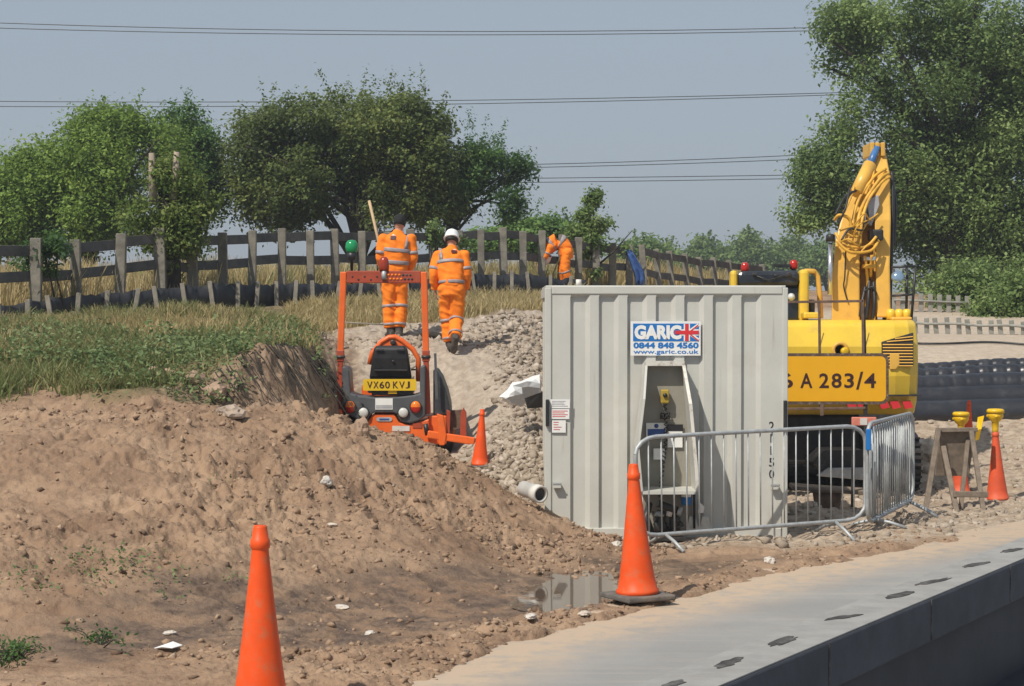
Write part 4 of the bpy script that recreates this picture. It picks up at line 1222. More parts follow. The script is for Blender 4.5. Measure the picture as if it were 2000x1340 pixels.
# pump and pipework below the hatch
pmp = MB()
pmp.tube([at(1284,983,CY-.28), at(1325,998,CY-.22)], .038, 12)
pmp.lathe(at(1290,1040,CY-.18), [(.07,0),(.07,.09),(.05,.11),(.05,.17),(.075,.19),(.03,.22)], (0,0,1), 14)
pmp.lathe(at(1318,1035,CY-.16), [(.055,0),(.055,.12),(.035,.15),(.04,.2)], (0,0,1), 14)
for k in range(7):
    rg = np.random.default_rng(k+3)
    a = [1270+rg.uniform(0,55), 990+rg.uniform(0,45)]; 
    pmp.tube([at(a[0], a[1], CY-.1), at(a[0]+rg.uniform(-14,14), a[1]+12, CY-.25), at(a[0]+rg.uniform(-18,18), a[1]+24, CY-.14)], .014, 6)
pmp.box(at(1268,0,CY).x, CY-.3, cz+.02, at(1332,0,CY).x, CY-.06, cz+.06)
pm = pmp.build('pump', M['darkmetal'], box)
MB().lathe(at(1325,998,CY-.23), [(.045,0),(.045,.03),(.02,.035)], (.9,-.3,-.3), 12).build('pipe_flange', M['galv'], pm)
MB().lathe(at(1288,1008,CY-.2), [(.05,0),(.055,.025),(.03,.05)], (0,0,1), 14).build('filter_cap', M['galv'], pm)
MB().lathe(at(1306,1008,CY-.22), [(.03,0),(.03,.08),(.02,.1)], (.3,0,1), 12).build('filter_bowl', M['offwhite'], pm)
MB().tube([at(1268,985,CY-.12), at(1262,1010,CY-.3), at(1272,1040,CY-.25)], .035, 10).build('hose', M['black'], pm)
jar = MB().lathe(at(1340,986,CY-.12), [(.045,0),(.05,.01),(.05,.07),(.045,.08)], (0,0,1), 16).build('filter_bottle', M['blue_ink'], box)
MB().lathe(at(1340,986,CY-.12)+Vector((0,0,.08)), [(.05,0),(.05,.035),(.03,.045)], (0,0,1), 16).build('bottle_cap', M['white'], jar)
for px, h in ((1352,60),(1377,62)):
    p = at(px, 1036, CY-.02); 
    MB().prism([p+Vector((-.06,0,0)), p+Vector((.07,0,0)), p+Vector((.03,0,.14)), p+Vector((-.03,0,.14))], (0,-.03,0)).build('bracket', M['container_edge'], box, bevel=.004)
MB().prism([at(1362,1000,CY-.03), at(1372,1000,CY-.03), at(1374,988,CY-.03), at(1364,978,CY-.03)], (0,-.1,0)).build('funnel', M['white'], box)
MB().tube([at(1356,1032,CY-.06), at(1356,945,CY-.06)], .012, 6).build('earth_rod', M['black'], box)

# ------------------------------------------------------------------ pedestrian barriers
def crowd_barrier(label, tl, tr, bl, br, Yl, Yr, nb, group='galvanised crowd barriers', feet=((.12,1),(.86,1))):
    """tl, tr, bl, br: photo pixels of the frame's corners; left at distance Yl, right at Yr"""
    TL, TR, BL, BR = at(*tl, Yl), at(*tr, Yr), at(*bl, Yl), at(*br, Yr)
    root = tag(empty('crowd_barrier', ((BL.x+BR.x)/2, (Yl+Yr)/2, min(BL.z, BR.z)-.15)), label, 'barrier', group)
    def P(s, t): return (BL.lerp(BR, s)).lerp(TL.lerp(TR, s), t)
    c = .085; k = .17
    loop = []
    for (s0, t0, a0) in ((1-c, 1-k, 90), (c, 1-k, 180), (c, k, 270), (1-c, k, 0)):
        pass
    def arc(sc, tc, a0):
        return [P(sc+c*math.cos(math.radians(a0-q)), tc+k*math.sin(math.radians(a0-q))) for q in (0,22,45,68,90)]
    loop = arc(c, 1-k, 180) + arc(1-c, 1-k, 90) + arc(1-c, k, 0) + arc(c, k, 270)
    loop.append(loop[0])
    MB().tube(loop, .021, 10, caps=False).build('frame', M['galv'], root)
    for i in range(nb):
        s = (i+1)/(nb+1)
        MB().tube([P(s, .0), P(s, 1.0)], .0075, 6).build('bar', M['galv'], root)
    d = (BR-BL); nrm = Vector((-d.y, d.x, 0)).normalized()
    for s, sg_ in feet:
        p = P(s, 0)
        for q in (1,-1):
            f = p + nrm*q*.32; f.z = gzs(f.x, f.y)+.012
            MB().tube([p, p.lerp(f, .5)+Vector((0,0,.01)), f], .017, 8).build('foot', M['galv'], root)
    return root
crowd_barrier('galvanised crowd barrier standing across the front of the container', (1241,855), (1690,831), (1243,1048), (1690,1014), 18.9, 20.2, 18)
b2 = crowd_barrier('crowd barrier turned nearly edge on, with a blue tag on its frame', (1694,828), (1783,806), (1694,1022), (1783,975), 20.1, 22.0, 18, feet=((.15,1),(.9,1)))
MB().pbox(1692, 838, 1702, 880, 20.02, 20.07).build('blue_tag', M['blue_ink'], b2, bevel=.01)
crowd_barrier('crowd barrier folded close behind the blue tagged one', (1702,838), (1778,812), (1702,1018), (1776,972), 20.45, 22.6, 18, feet=((.9,1),))

# ------------------------------------------------------------------ traffic cones
def cone(label, px, ytip, Y, base_z, lean=0.0, hs=1.0, mat='cone', lamp=False, name='traffic_cone', yaw=.2, h=None):
    tip = at(px, ytip, Y)
    b = Vector((tip.x-lean, Y, base_z))
    root = tag(empty(name, b), label, 'traffic cone', 'orange traffic cones')
    H = (tip.z-base_z) if h is None else h
    s = H
    ax = (tip-b).normalized()
    prof = [(.150,.045),(.158,.05),(.158,.075),(.146,.085),(.128,.18),(.108,.32),(.087,.48),(.067,.65),(.05,.80),(.042,.88),(.042,.885),(.048,.89),(.048,.93),(.042,.935),(.034,.99),(.03,1.0)]
    MB().lathe(b, [(r*s, h_*s) for r, h_ in prof], ax, 32).build('cone_body', M[mat], root)
    mb = MB(); c, sn = math.cos(yaw), math.sin(yaw); w = .205*s
    mb.obox(b+Vector((0,0,.028*s)), Vector((c*w,sn*w,0)), Vector((-sn*w,c*w,0)), Vector((0,0,.02*s)))
    mb.build('base', M['rubber'], root, bevel=.012*s)
    return root
cone('dented orange cone nearest the road edge, bottom left, its base cut off by the picture', 508, 1026, 11.2, -.06, .0, mat='cone')
cone('tall orange cone on a grey rubber base in front of the crowd barrier', 1237, 906, 15.5, gzs(.97,15.5)-.015, -.035, mat='cone', yaw=.5)
cone('orange cone beside the orange tractor, its foot behind the soil heap', 942, 799, 22.3, gzs(-.33,22.3)-.02, .03, mat='cone')
rc = cone('dirty orange cone with a yellow lamp on top, right of the folding sign', 1944, 836, 24.9, gzs(6.0,24.9)-.03, -.03, mat='cone_dirty')
rc2 = cone('orange cone mostly hidden behind the folding sign, lamp showing over it', 1876, 842, 25.6, gzs(5.72,25.6)-.03, 0, mat='cone_dirty')
def lamp(label, px, py, Y, s=1.0):
    p = at(px, py, Y)
    root = tag(empty('warning_lamp', p), label, 'lamp', 'yellow road lamps on cones')
    MB().lathe(p, [(.035*s,-.06*s),(.04*s,0),(.045*s,.09*s),(.08*s,.12*s),(.095*s,.16*s),(.10*s,.20*s)], (0,0,1), 20).build('body', M['lamp_y'], root)
    MB().lathe(p+Vector((0,0,.2*s)), [(.108*s,0),(.108*s,.035*s),(.09*s,.05*s),(.03*s,.055*s)], (0,0,1), 20).build('cap', M['lamp_y'], root)
    for a in (0, 2.1, 4.2):
        MB().lathe(p+Vector((.09*s*math.cos(a+.4), .09*s*math.sin(a+.4), .16*s)), [(.02*s,0),(.02*s,.02*s)], (math.cos(a+.4), math.sin(a+.4), 0), 8).build('knob', M['lamp_y'], root)
lamp('yellow lamp on the rightmost cone', 1944, 838, 24.9)
lamp('yellow lamp showing above the brown folding sign', 1877, 843, 25.6)
p = at(1894, 800, 29.5)
cone('tip of an orange cone poking up behind the rubble by the black pipes', 1893, 782, 29.6, gzs(6.74,29.6)-.1, .02, mat='cone')

# ------------------------------------------------------------------ folding sign seen from behind
fs = tag(empty('folding_sign', ground_pt(1865, 24.0)), 'weathered brown folding road sign seen from behind, on splayed timber legs', 'road sign')
YF = 24.0
mb = MB(); mb.prism([at(1838,838,YF), at(1905,838,YF), at(1893,930,YF+.12), at(1826,930,YF+.12)], (0,.03,.01)); mb.build('board', M['oldwood'], fs, bevel=.006)
MB().beam(at(1836,840,YF-.03), at(1909,839,YF-.03), .05, .05).build('top_bar', M['oldwood'], fs, bevel=.006)
for a, b, w in (((1833,836,YF-.06),(1808,997,YF-.45),.06), ((1842,872,YF-.08),(1869,1000,YF-.55),.062), ((1897,842,YF-.06),(1921,1000,YF-.55),.055), ((1891,850,YF+.06),(1876,998,YF-.30),.05)):
    p, q = at(*a), at(*b); q.z = gzs(q.x, q.y)-.02
    MB().beam(p, q, w, .05).build('leg', M['oldwood'], fs, bevel=.008)
MB().beam(at(1862,965,YF-.47), at(1930,966,YF-.47), .07, .05).build('cross_bar', M['oldwood'], fs, bevel=.008)
tp = tag(empty('warning_tape', at(1915,830,24.6)), 'crumpled yellow tape hanging between the two lamps', 'tape')
MB().add([at(x, y, Y) for x, y, Y in ((1910,815,24.7),(1922,812,24.6),(1907,840,24.55),(1917,838,24.5),(1912,858,24.6),(1904,862,24.6))], [(0,1,3,2),(2,3,4,5)]).build('tape', M['lamp_y'], tp, solid=.004)

# ------------------------------------------------------------------ amber marker sign on its frame
YS = 24.3
sgn = tag(empty('marker_sign', ground_pt(1620, YS)), 'amber sign reading 6 A 283/4 on a metal frame, half hidden by the container', 'road sign')
def rrect(x0, y0, x1, y1, r):
    out = []
    for cx_, cy_, a0 in ((x1-r,y0+r,270),(x1-r,y1-r,0),(x0+r,y1-r,90),(x0+r,y0+r,180)):
        out += [(cx_+r*math.cos(math.radians(a0+q)), cy_+r*math.sin(math.radians(a0+q))) for q in (0,30,60,90)]
    return out
MB().pprism(rrect(1395,690,1736,790,14), YS, YS+.03).build('frame_sheet', M['sign_frame'], sgn)
plt = MB().pprism(rrect(1400,696,1730.5,784,10), YS-.004, YS-.001).build('sign_face', M['sign_y'], sgn)
mb = MB()
for s, x0, x1 in (('M',1425,1462),('6',1524,1549),('A',1563,1587),('2',1600,1619),('8',1624,1644),('3',1649,1668),('/',1672,1686),('4',1688,1711)):
    y0, y1 = (729,758) if s != '/' else (726,761)
    mb.ptext(s, x0, y0, x1, y1, YS-.007, .02)
mb.build('lettering', M['sign_ink'], plt)
for (a, b) in (((1400,592),(1686,588)), ((1600,590),(1601,690)), ((1685,585),(1686,690)), ((1420,592),(1420,690)), ((1430,800),(1690,797))):
    MB().beam(at(*a, YS+.02), at(*b, YS+.02), .03, .03).build('frame_bar', M['rust'], sgn, bevel=.004)
for a, b, dy in (((1690,790),(1693,1000),0), ((1420,790),(1415,1005),0), ((1686,600),(1694,960),1.0), ((1420,600),(1425,960),1.0)):
    p, q = at(*a, YS+.035), at(*b, YS+.035+dy); q.z = gzs(q.x, q.y)-.03
    MB().beam(p, q, .045, .045).build('leg', M['darkmetal'], sgn, bevel=.004)
MB().pbox(1602, 790, 1609, 812, YS, YS+.03).build('hook', M['rust'], sgn, bevel=.004)

# ------------------------------------------------------------------ excavator, seen from behind
YE = 25.3
ex = tag(empty('excavator', ground_pt(1610, 26.8)), 'yellow excavator seen from behind, boom raised, cab partly behind the container', 'excavator')
def ep(px, py, dy=0.0): return at(px, py, YE+dy)
xl, xr = ep(1432,700).x, ep(1803,700).x
zb, zt = ep(1600,812).z, ep(1600,626).z
prof = [(.22,zb),(.05,zb+.18),(-.02,zb+.5),(-.02,zt-.33),(.10,zt-.05),(.22,zt),(3.2,zt),(3.2,zb)]
body = MB()
R_ = []
for x, k in ((xl,.10),(xl+.05,.03),(xl+.16,0),(xr-.35,0),(xr-.16,.05),(xr-.05,.16),(xr,.34)):
    R_.append([Vector((x, YE+y+(k if i < 6 else 0), z)) for i, (y, z) in enumerate(prof)])
body.rings(R_, smooth=False)
bd = body.build('body', M['yellow'], ex, bevel=.05, seg=3)
MB().pprism([(1722,668),(1784,650),(1784,716),(1722,716)], YE-.030, YE+.05).build('grille_recess', M['darkmetal'], bd)
for k in range(10):
    y = 660+k*5.9
    MB().beam(at(1724 if k > 1 else 1748-k*16, y+1.5, YE-.036), at(1783, y+1.5-(4 if k < 2 else 0), YE-.036), .012, .012, (0,-1,.4)).build('grille_slat', M['yellow2'], bd)
MB().lathe(ep(1641,684,-.035), [(.10,0),(.11,.012),(.10,.025),(.07,.03),(.065,.0),(.0,.0)], (0,-1,0), 24).build('filler_recess', M['yellow2'], bd)
MB().lathe(ep(1648,686,-.03), [(.05,0),(.05,.05),(.03,.06)], (.3,-1,0), 14).build('filler_cap', M['lamp_y'], bd)
for x in (1601, 1690): MB().pbox(x-1, 632, x+1, 800, YE-.026, YE-.02).build('panel_seam', M['darkmetal'], bd)
MB().pprism([(1738,690),(1757,690),(1757,712),(1750,722),(1738,722)], YE-.045, YE-.02).build('handle_pocket', M['yellow2'], bd, bevel=.01)
for x in (1652, 1672, 1716, 1738, 1762):
    MB().pprism([(x,785),(x+16,782),(x+22,796),(x+6,799)], YE+.012, YE+.05).build('hazard_mark', M['flag_red'], bd)
MB().pbox(1436, 771, 1798, 774, YE-.03, YE+.3).build('bumper_line', M['darkmetal'], bd)
# cab on the left
cab = MB()
cab.pbox(1438, 556, 1566, 628, YE+.9, YE+2.8)
cb = cab.build('cab', M['cabglass'], ex, bevel=.05)
MB().rings([[at(x, y, YE+d) for x, y in ((1443,530),(1558,528),(1563,540),(1563,558),(1440,560),(1438,542))] for d in (.82, .9, 2.8, 2.9)], False).build('cab_roof', M['cabroof'], cb, bevel=.05)
for x0, x1, y0 in ((1427,1441,528),(1562,1581,526)):
    MB().pbox(x0, y0, x1, 628, YE+.78, YE+1.0).build('cab_pillar', M['yellow'], cb, bevel=.05, seg=3)
MB().tube([ep(1572,530,.95), ep(1590,530,1.1), ep(1597,540,1.1), ep(1601,575,1.1), ep(1603,622,1.1)], .035, 8).build('handrail', M['yellow2'], cb)
MB().pbox(1570, 610, 1604, 622, YE+.5, YE+1.3).build('step', M['yellow'], cb, bevel=.02)
for x_, y_, w_, h_ in ((1470,533,9,5),(1512,536,6,4),(1538,532,7,7),(1490,541,3,8)):
    MB().pbox(x_, y_, x_+w_, y_+h_, YE+.78, YE+.85).build('roof_fitting', M['darkmetal'], cb, bevel=.008)
MB().tube([ep(1470,536,.8), ep(1500,548,.79), ep(1530,538,.8), ep(1560,545,.8)], .012, 6).build('cable', M['black'], cb)
MB().lathe(ep(1545,580,.85), [(.04,0),(.05,.02),(.02,.05)], (0,-1,0), 14).build('work_lamp', M['lamp_w'], cb)
MB().pbox(1582, 585, 1592, 612, YE+1.0, YE+1.3).build('side_box', M['darkmetal'], cb, bevel=.02)
for px, py in ((1455,523),(1550,518)):
    b_ = MB().lathe(ep(px, py+3, 1.2), [(.05,-.03),(.055,0),(.055,.035),(.045,.075),(.02,.09)], (0,0,1), 16).build('beacon', M['lamp_r'], cb)
    MB().tube([ep(px, py+14, 1.2), ep(px, py+4, 1.2)], .03, 8).build('beacon_stem', M['black'], b_)
MB().pbox(1518, 516, 1545, 521, YE+1.1, YE+1.5).build('aerial_mount', M['black'], cb)
# boom: two cheek plates and a web between
def quadring(x0, x1, y, d0, d1): return [at(x0,y,YE+d0), at(x1,y,YE+d0), at(x1,y,YE+d1), at(x0,y,YE+d1)]
bo = MB()
bo.rings([quadring(1624,1680,632,1.0,1.7), quadring(1626,1679,540,1.05,1.75), quadring(1632,1680,470,1.15,1.8), quadring(1645,1688,420,1.3,1.9), quadring(1672,1700,370,1.5,2.05)], False)
bo.rings([quadring(1712,1740,620,1.0,1.8), quadring(1710,1738,520,1.1,1.85), quadring(1708,1740,430,1.25,1.95), quadring(1707,1738,340,1.5,2.1), quadring(1716,1727,284,1.75,2.2)], False)
bo.rings([quadring(1678,1714,632,1.35,1.7), quadring(1678,1712,470,1.45,1.8), quadring(1690,1712,380,1.65,2.0), quadring(1706,1720,300,1.9,2.2)], False)
boom = bo.build('boom', M['yellow2'], ex, bevel=.02)
MB().pprism([(1692,392),(1716,380),(1718,400),(1702,442),(1690,432)], YE+1.22, YE+1.3).build('boom_plate', M['grey_ink'], boom, bevel=.01)
cy_ = MB().tube([ep(1672,378,1.25), ep(1699,322,1.5)], .088, 18).build('ram', M['yellow2'], ex)
MB().tube([ep(1698,326,1.5), ep(1713,287,1.65)], .05, 14).build('ram_rod', M['bluerod'], cy_)
cy_ = MB().tube([ep(1621,575,.9), ep(1622,475,1.0)], .032, 14).build('ram', M['chrome'], ex)
MB().lathe(ep(1622,472,1.0), [(.06,0),(.06,.08),(.04,.1)], (0,0,1), 14).build('ram_eye', M['darkmetal'], cy_)
for x in (1704, 1714, 1725):
    MB().pbox(x-4, 278, x+4, 305, YE+1.6, YE+2.2).build('boom_lug', M['yellow2'], boom, bevel=.012)
MB().tube([ep(1698,284,1.9), ep(1731,284,1.9)], .04, 10).build('pivot_pin', M['darkmetal'], boom)
def hose(name, pts, r, m, par):
    P = [ep(*p) for p in pts]; Q = []
    for i in range(len(P)-1):
        p0, p1, p2, p3 = P[max(i-1,0)], P[i], P[i+1], P[min(i+2,len(P)-1)]
        for t in np.linspace(0, 1, 6, False):
            Q.append(.5*((2*p1)+(p2-p0)*t+(2*p0-5*p1+4*p2-p3)*t*t+(3*p1-p0-3*p2+p3)*t**3))
    Q.append(P[-1])
    return MB().tube(Q, r, 7).build(name, m, par)
H = [([(1632,455,.95),(1640,470,.9),(1648,480,.92),(1690,482,.95),(1712,462,.95)],.020,'hose_y'), ([(1630,430,1.0),(1640,420,.9),(1660,430,.95),(1662,465,.95)],.022,'hose_y'),
     ([(1634,470,.9),(1660,492,.85),(1700,490,.9),(1716,470,1.0)],.020,'hose_y'), ([(1672,480,.95),(1676,430,1.0),(1688,395,1.15),(1718,350,1.3),(1736,338,1.4)],.022,'hose_y'),
     ([(1680,478,.95),(1684,430,1.0),(1697,390,1.15),(1722,356,1.3),(1738,345,1.4)],.020,'hose_y'), ([(1664,455,.95),(1668,420,1.05),(1680,385,1.2),(1708,345,1.35),(1730,330,1.5)],.020,'hose_y'),
     ([(1648,415,1.0),(1662,385,1.15),(1668,365,1.2)],.018,'hose_y'), ([(1690,500,1.0),(1695,560,1.1),(1692,600,1.15)],.020,'hose_y'), ([(1702,498,1.0),(1700,540,1.1)],.024,'hose_y'),
     ([(1640,450,.95),(1655,445,.92),(1680,440,1.0)],.018,'hose_y'), ([(1700,310,1.55),(1706,340,1.4),(1690,380,1.2)],.018,'hose_y'),
     ([(1652,490,1.0),(1650,540,1.0),(1648,560,1.0),(1656,590,1.0)],.010,'black'), ([(1632,420,.95),(1650,385,1.1),(1672,372,1.2)],.018,'black'), ([(1742,335,1.5),(1744,400,1.4),(1741,500,1.3),(1738,610,1.2)],.025,'black'),
     ([(1742,345,1.6),(1749,410,1.5),(1745,480,1.4)],.022,'black'), ([(1690,560,1.1),(1684,590,1.0),(1680,618,1.0)],.024,'black'), ([(1698,545,1.1),(1696,585,1.0),(1692,622,1.0)],.026,'black'), ([(1706,550,1.1),(1708,590,1.0),(1704,622,1.0)],.026,'black'),
     ([(1688,570,1.05),(1704,560,1.0),(1712,575,1.0)],.016,'black'), ([(1686,450,1.1),(1694,425,1.15),(1690,400,1.2)],.022,'black')]
for pts, r, m in H: hose('hose', pts, r, M[m], boom)
rg = np.random.default_rng(44)
for k in range(7):
    x0, y0 = rg.uniform(1632, 1668), rg.uniform(425, 488)
    p1 = (x0+rg.uniform(8,26), y0-rg.uniform(-18,38)); p2 = (p1[0]+rg.uniform(4,26), p1[1]-rg.uniform(-20,45)); p3 = (min(1736, p2[0]+rg.uniform(0,22)), p2[1]-rg.uniform(-10,35))
    d_ = [rg.uniform(.8, .96), rg.uniform(.78, .95), rg.uniform(.85,1.05), rg.uniform(1.0,1.2)]
    hose('hose', [(x0,y0,d_[0]),(*p1,d_[1]),(*p2,d_[2]),(*p3,d_[3])], rg.uniform(.009,.014), M['hose_y' if k % 4 else 'black'], boom)
for y in (505, 520): MB().pbox(1687, y-4, 1711, y+4, YE+1.0, YE+1.3).build('hose_clamp', M['chrome'] if y == 505 else M['hose_y'], boom, bevel=.01)
MB().pbox(1702, 448, 1726, 470, YE+1.0, YE+1.3).build('valve_block', M['black'], boom, bevel=.02)
# mirror frame at right
mr = MB()
for pts in ([(1742,522,.9),(1790,520,.9)], [(1788,520,.9),(1780,625,.9)], [(1772,524,1.0),(1770,620,1.0)], [(1745,525,.9),(1744,545,.9)], [(1742,578,.9),(1782,575,.9)]):
    mr.tube([ep(*p) for p in pts], .018, 6)
mf = mr.build('mirror_frame', M['black'], ex)
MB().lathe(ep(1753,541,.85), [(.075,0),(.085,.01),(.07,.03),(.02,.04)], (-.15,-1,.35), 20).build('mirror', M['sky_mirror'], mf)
for px in (1740, 1756, 1771): MB().lathe(ep(px,624,1.0), [(.06,0),(.06,.09),(.045,.13),(.01,.14)], (0,0,1), 14).build('filler_dome', M['yellow'], bd)
MB().pbox(1742, 619, 1782, 626, YE+.8, YE+1.5).build('dome_deck', M['yellow2'], bd, bevel=.02)
# undercarriage
zg = gzs(4.0, 26.5)
un = MB().box(xl+.7, YE+.5, zg+.35, xr-.7, YE+2.9, zb).build('undercarriage', M['darkmetal'], ex, bevel=.05)
for x0 in (xl+.02, xr-.52):
    pr = []
    for t in np.linspace(-90, 90, 9): pr.append((YE+3.0+.37*math.cos(math.radians(t)), zg+.40+.38*math.sin(math.radians(t))))
    for t in np.linspace(90, 270, 9): pr.append((YE+.35+.37*math.cos(math.radians(t)), zg+.40+.38*math.sin(math.radians(t))))
    tr = MB().prism([(x0, y, z) for y, z in pr], (.5, 0, 0)).build('track', M['black'], ex)
    for k in range(9):
        z = zg+.08+k*.08
        dyk = .37*math.sqrt(max(0, 1-((z-zg-.40)/.38)**2))
        MB().box(x0-.01, YE+.35-dyk-.035, z-.014, x0+.51, YE+.35-dyk+.02, z+.014).build('grouser', M['darkmetal'], tr)
MB().pprism([(1588,905),(1612,880),(1690,880),(1690,915),(1600,920)], YE-.25, YE+.5).build('blade', M['darkmetal'], ex, bevel=.02)
MB().pprism([(1596,930),(1620,915),(1690,914),(1690,938)], YE-.42, YE-.3).build('blade_shelf', M['galv'], ex, bevel=.01)

bk = tag(empty('digger_bucket', ground_pt(1616, 22.8)), 'rusty brown digging bucket standing on the ground behind the crowd barrier', 'bucket')
zq = gzs(at(1616,1000,22.8).x, 22.8)
mb = MB(); mb.rings([[at(1616-w, y, 22.6+d) for w_, w, d in ((0,-a,0),(0,a,0),(0,a,b),(0,-a,b))] for y, a, b in ((1012,18,.28),(985,26,.40),(955,30,.45))], False)
mb.build('shell', M['rust'], bk, bevel=.03, seg=3)
MB().tube([at(1582,957,22.55), at(1650,957,22.55)], .035, 10).build('lip', M['oldwood'], bk)
for x in (1592,1604,1616,1628,1640): MB().beam(at(x,1010,22.58), at(x,1022,22.5), .04, .03).build('tooth', M['rust'], bk)
pk = tag(empty('timber_plank', ground_pt(1600, 23.3)), 'long weathered plank lying across behind the rusty bucket', 'plank')
MB().beam(at(1545,950,23.3), at(1690,960,23.4), .05, .22, (0,1,.1)).build('plank', M['oldwood'], pk, bevel=.01)
bw = tag(empty('road_board', at(1684,830,23.0)), 'faded red and white board showing over the crowd barrier under the excavator', 'board')
gb = ground_pt(1684, 23.2)
MB().pbox(1664, 815, 1712, 832, 23.2, 23.25).build('board', M['board_rw'], bw, bevel=.01)
MB().pbox(1680, 817, 1694, 830, 23.19, 23.198).build('white_band', M['offwhite'], bw)
for x in (1668,1706): MB().beam(at(x,830,23.23), Vector((at(x,0,23.23).x, 23.23, gb.z-.05)), .04, .03).build('leg', M['darkmetal'], bw)

# ------------------------------------------------------------------ black pipes stacked on the bank at right
PIPE = [(805,30.6,.22),(777,30.9,.22),(752,31.1,.21),(731,31.4,.17),(715,31.6,.13)]
WORDS = ['lowest', 'second lowest', 'middle', 'second highest', 'topmost']
for i, (py, Y, r) in enumerate(PIPE):
    P = []
    for t in np.linspace(0, 1, 200):
        px = 1640+t*760; bend = 10*math.exp(-((px-1805)/70)**2)*0 + 12*sstep(1980,1790,px)*(.4+.1*i)
        p = at(px, py+bend, Y-.3*((px-1900)/300)**2); P.append(p)
    P = [Vector(p) for p in P]
    rr = [r*(1-(.085 if k % 7 in (0,1) else 0)*(1 if i >= 3 else (.35 if i == 2 else .0))) for k in range(200)]
    mid = P[66]
    o = MB().tube(P, rr, 18).build('drainage_pipe', M['pipe_blk'], None, Vector((mid.x, mid.y, mid.z-r)))
    tag(o, WORDS[i]+' long black plastic pipe in the stack on the gravel bank at right', 'pipe', 'black pipes stacked on the bank')

P = [at(1640+t*760, 706+12*sstep(1980,1790,1640+t*760)*.8+1.2*math.sin(t*50), 31.75) for t in np.linspace(0, 1, 60)]
mb = MB(); vs = [p for q in P for p in (q+Vector((0,-.10,.015)), q+Vector((0,.25,.03)), q+Vector((0,-.14,-.05)))]
mb.add(vs, [(i*3, i*3+1, i*3+4, i*3+3) for i in range(59)]+[(i*3, i*3+3, i*3+5, i*3+2) for i in range(59)], True)
o = mb.build('fabric_strip', M['offwhite'], None, P[20], solid=.006)
tag(o, 'pale strip of fabric lying along the top of the black pipe stack', 'fabric')
# ------------------------------------------------------------------ compact tractor, seen from behind
YT = 23.9
tz = at(750,905,YT).z
tr = tag(empty('compact_tractor', (at(750,850,YT).x, YT+.5, tz)), 'small orange tractor with roll bar and yellow plate VX60 KVJ, behind the soil heap', 'tractor')
def tp_(px, py, d=0.0): return at(px, py, YT+d)
def tprism(pts, d0, d1): return MB().pprism(pts, YT+d0, YT+d1)
# roll bar
for (tx, mx, bx, w) in ((671,665,663,13),(828,832,836,14)):
    rb = MB().beam(tp_(tx,531,.1), tp_(mx,688,.1), .075, .06).build('roll_bar_post', M['orange'], tr, bevel=.012)
    MB().beam(tp_(mx,700,.1), tp_(bx,808,.1), .066, .055).build('lower_post', M['orange_dk'], rb, bevel=.012)
    MB().beam(tp_(mx,684,.1), tp_(mx,706,.1), .088, .075).build('hinge', M['orange_dk'], rb, bevel=.01)
    MB().tube([tp_(mx-9,697,.06), tp_(mx+9,697,.06)], .018, 8).build('hinge_pin', M['darkmetal'], rb)
bar = MB(); 
a, b = tp_(677,529,.08), tp_(822,553,.08)
bar.box(a.x, YT+.08, b.z, b.x, YT+.13, a.z)
br = bar.build('roll_bar_top', M['orange_dk'], tr, bevel=.008)
for k in range(8):
    for j in range(2):
        px = 752+k*7+j*3.5-(0); py = 537+j*8
        MB().lathe(tp_(px, py, .079), [(.014,0),(.014,.004)], (0,-1,0), 10).build('hole', M['hivis'] if k < 5 else M['slot'], br)
for k in range(5):
    MB().lathe(tp_(688+k*12, 540+(k%2)*6, .079), [(.012,0),(.012,.004)], (0,-1,0), 10).build('hole', M['slot'], br)
bcn = MB().lathe(tp_(750,529,.1), [(.055,0),(.062,.02),(.062,.09),(.05,.14),(.03,.165),(.005,.17)], (0,0,1), 20).build('beacon', M['beacon_o'], tr)
MB().tube([tp_(750,546,.06), tp_(750,527,.08)], .03, 10).build('beacon_stem', M['galv'], bcn)
grn = MB().lathe(tp_(687,494,.2), [(.05,0),(.07,.02),(.078,.07),(.07,.12),(.045,.15),(.005,.158)], (0,0,1), 22).build('beacon', M['green'], tr)
MB().lathe(tp_(687,506,.2), [(.012,-.3),(.02,-.02),(.05,.0),(.062,.075)], (0,0,1), 16).build('beacon_stem', M['black'], grn)
# seat
seat = MB().rings([[tp_(763+s*x, y, d) for s, x, d in ((-1,w*.9,d0),(-1,w,d0+.04),(-1,w,d0+.14),(1,w,d0+.14),(1,w,d0+.04),(1,w*.9,d0))] for y, w, d0 in ((745,40,.18),(735,41,.13),(700,36,.1),(682,33,.1),(675,28,.14))], False).build('seat_back', M['seat'], tr, bevel=.018, seg=3)
for (x0,y0,x1,y1) in ((735,682,749,686),(775,682,789,686),(731,722,795,725)):
    MB().pbox(x0,y0,x1,y1,YT+.075,YT+.13).build('seat_groove', M['black'], seat, bevel=.003)
MB().lathe(tp_(768,706,.1), [(.018,0),(.018,.012),(.008,.014)], (0,-1,0), 12).build('seat_button', M['black'], seat)
MB().pbox(718, 748, 808, 768, YT+.2, YT+.55).build('seat_base', M['black'], tr, bevel=.02)
# tubular loop behind the seat
loop = [(722,712),(727,690),(745,668),(760,659),(772,658),(786,666),(806,682),(817,700),(817,745)]
MB().tube([tp_(x, y, .3) for x, y in loop], .032, 10).build('seat_hoop', M['orange'], tr)
MB().pprism([(744,675),(767,660),(790,675)], YT+.29, YT+.32).build('hoop_gusset', M['orange'], tr)
MB().lathe(tp_(768,669,.28), [(.035,0),(.035,.03),(.015,.03)], (0,-1,0), 14).build('hoop_boss', M['darkmetal'], tr)
for x in (803,808): MB().beam(tp_(x,722,.2), tp_(x+8,722,.2), .02, .02).build('catch', M['black'], tr)
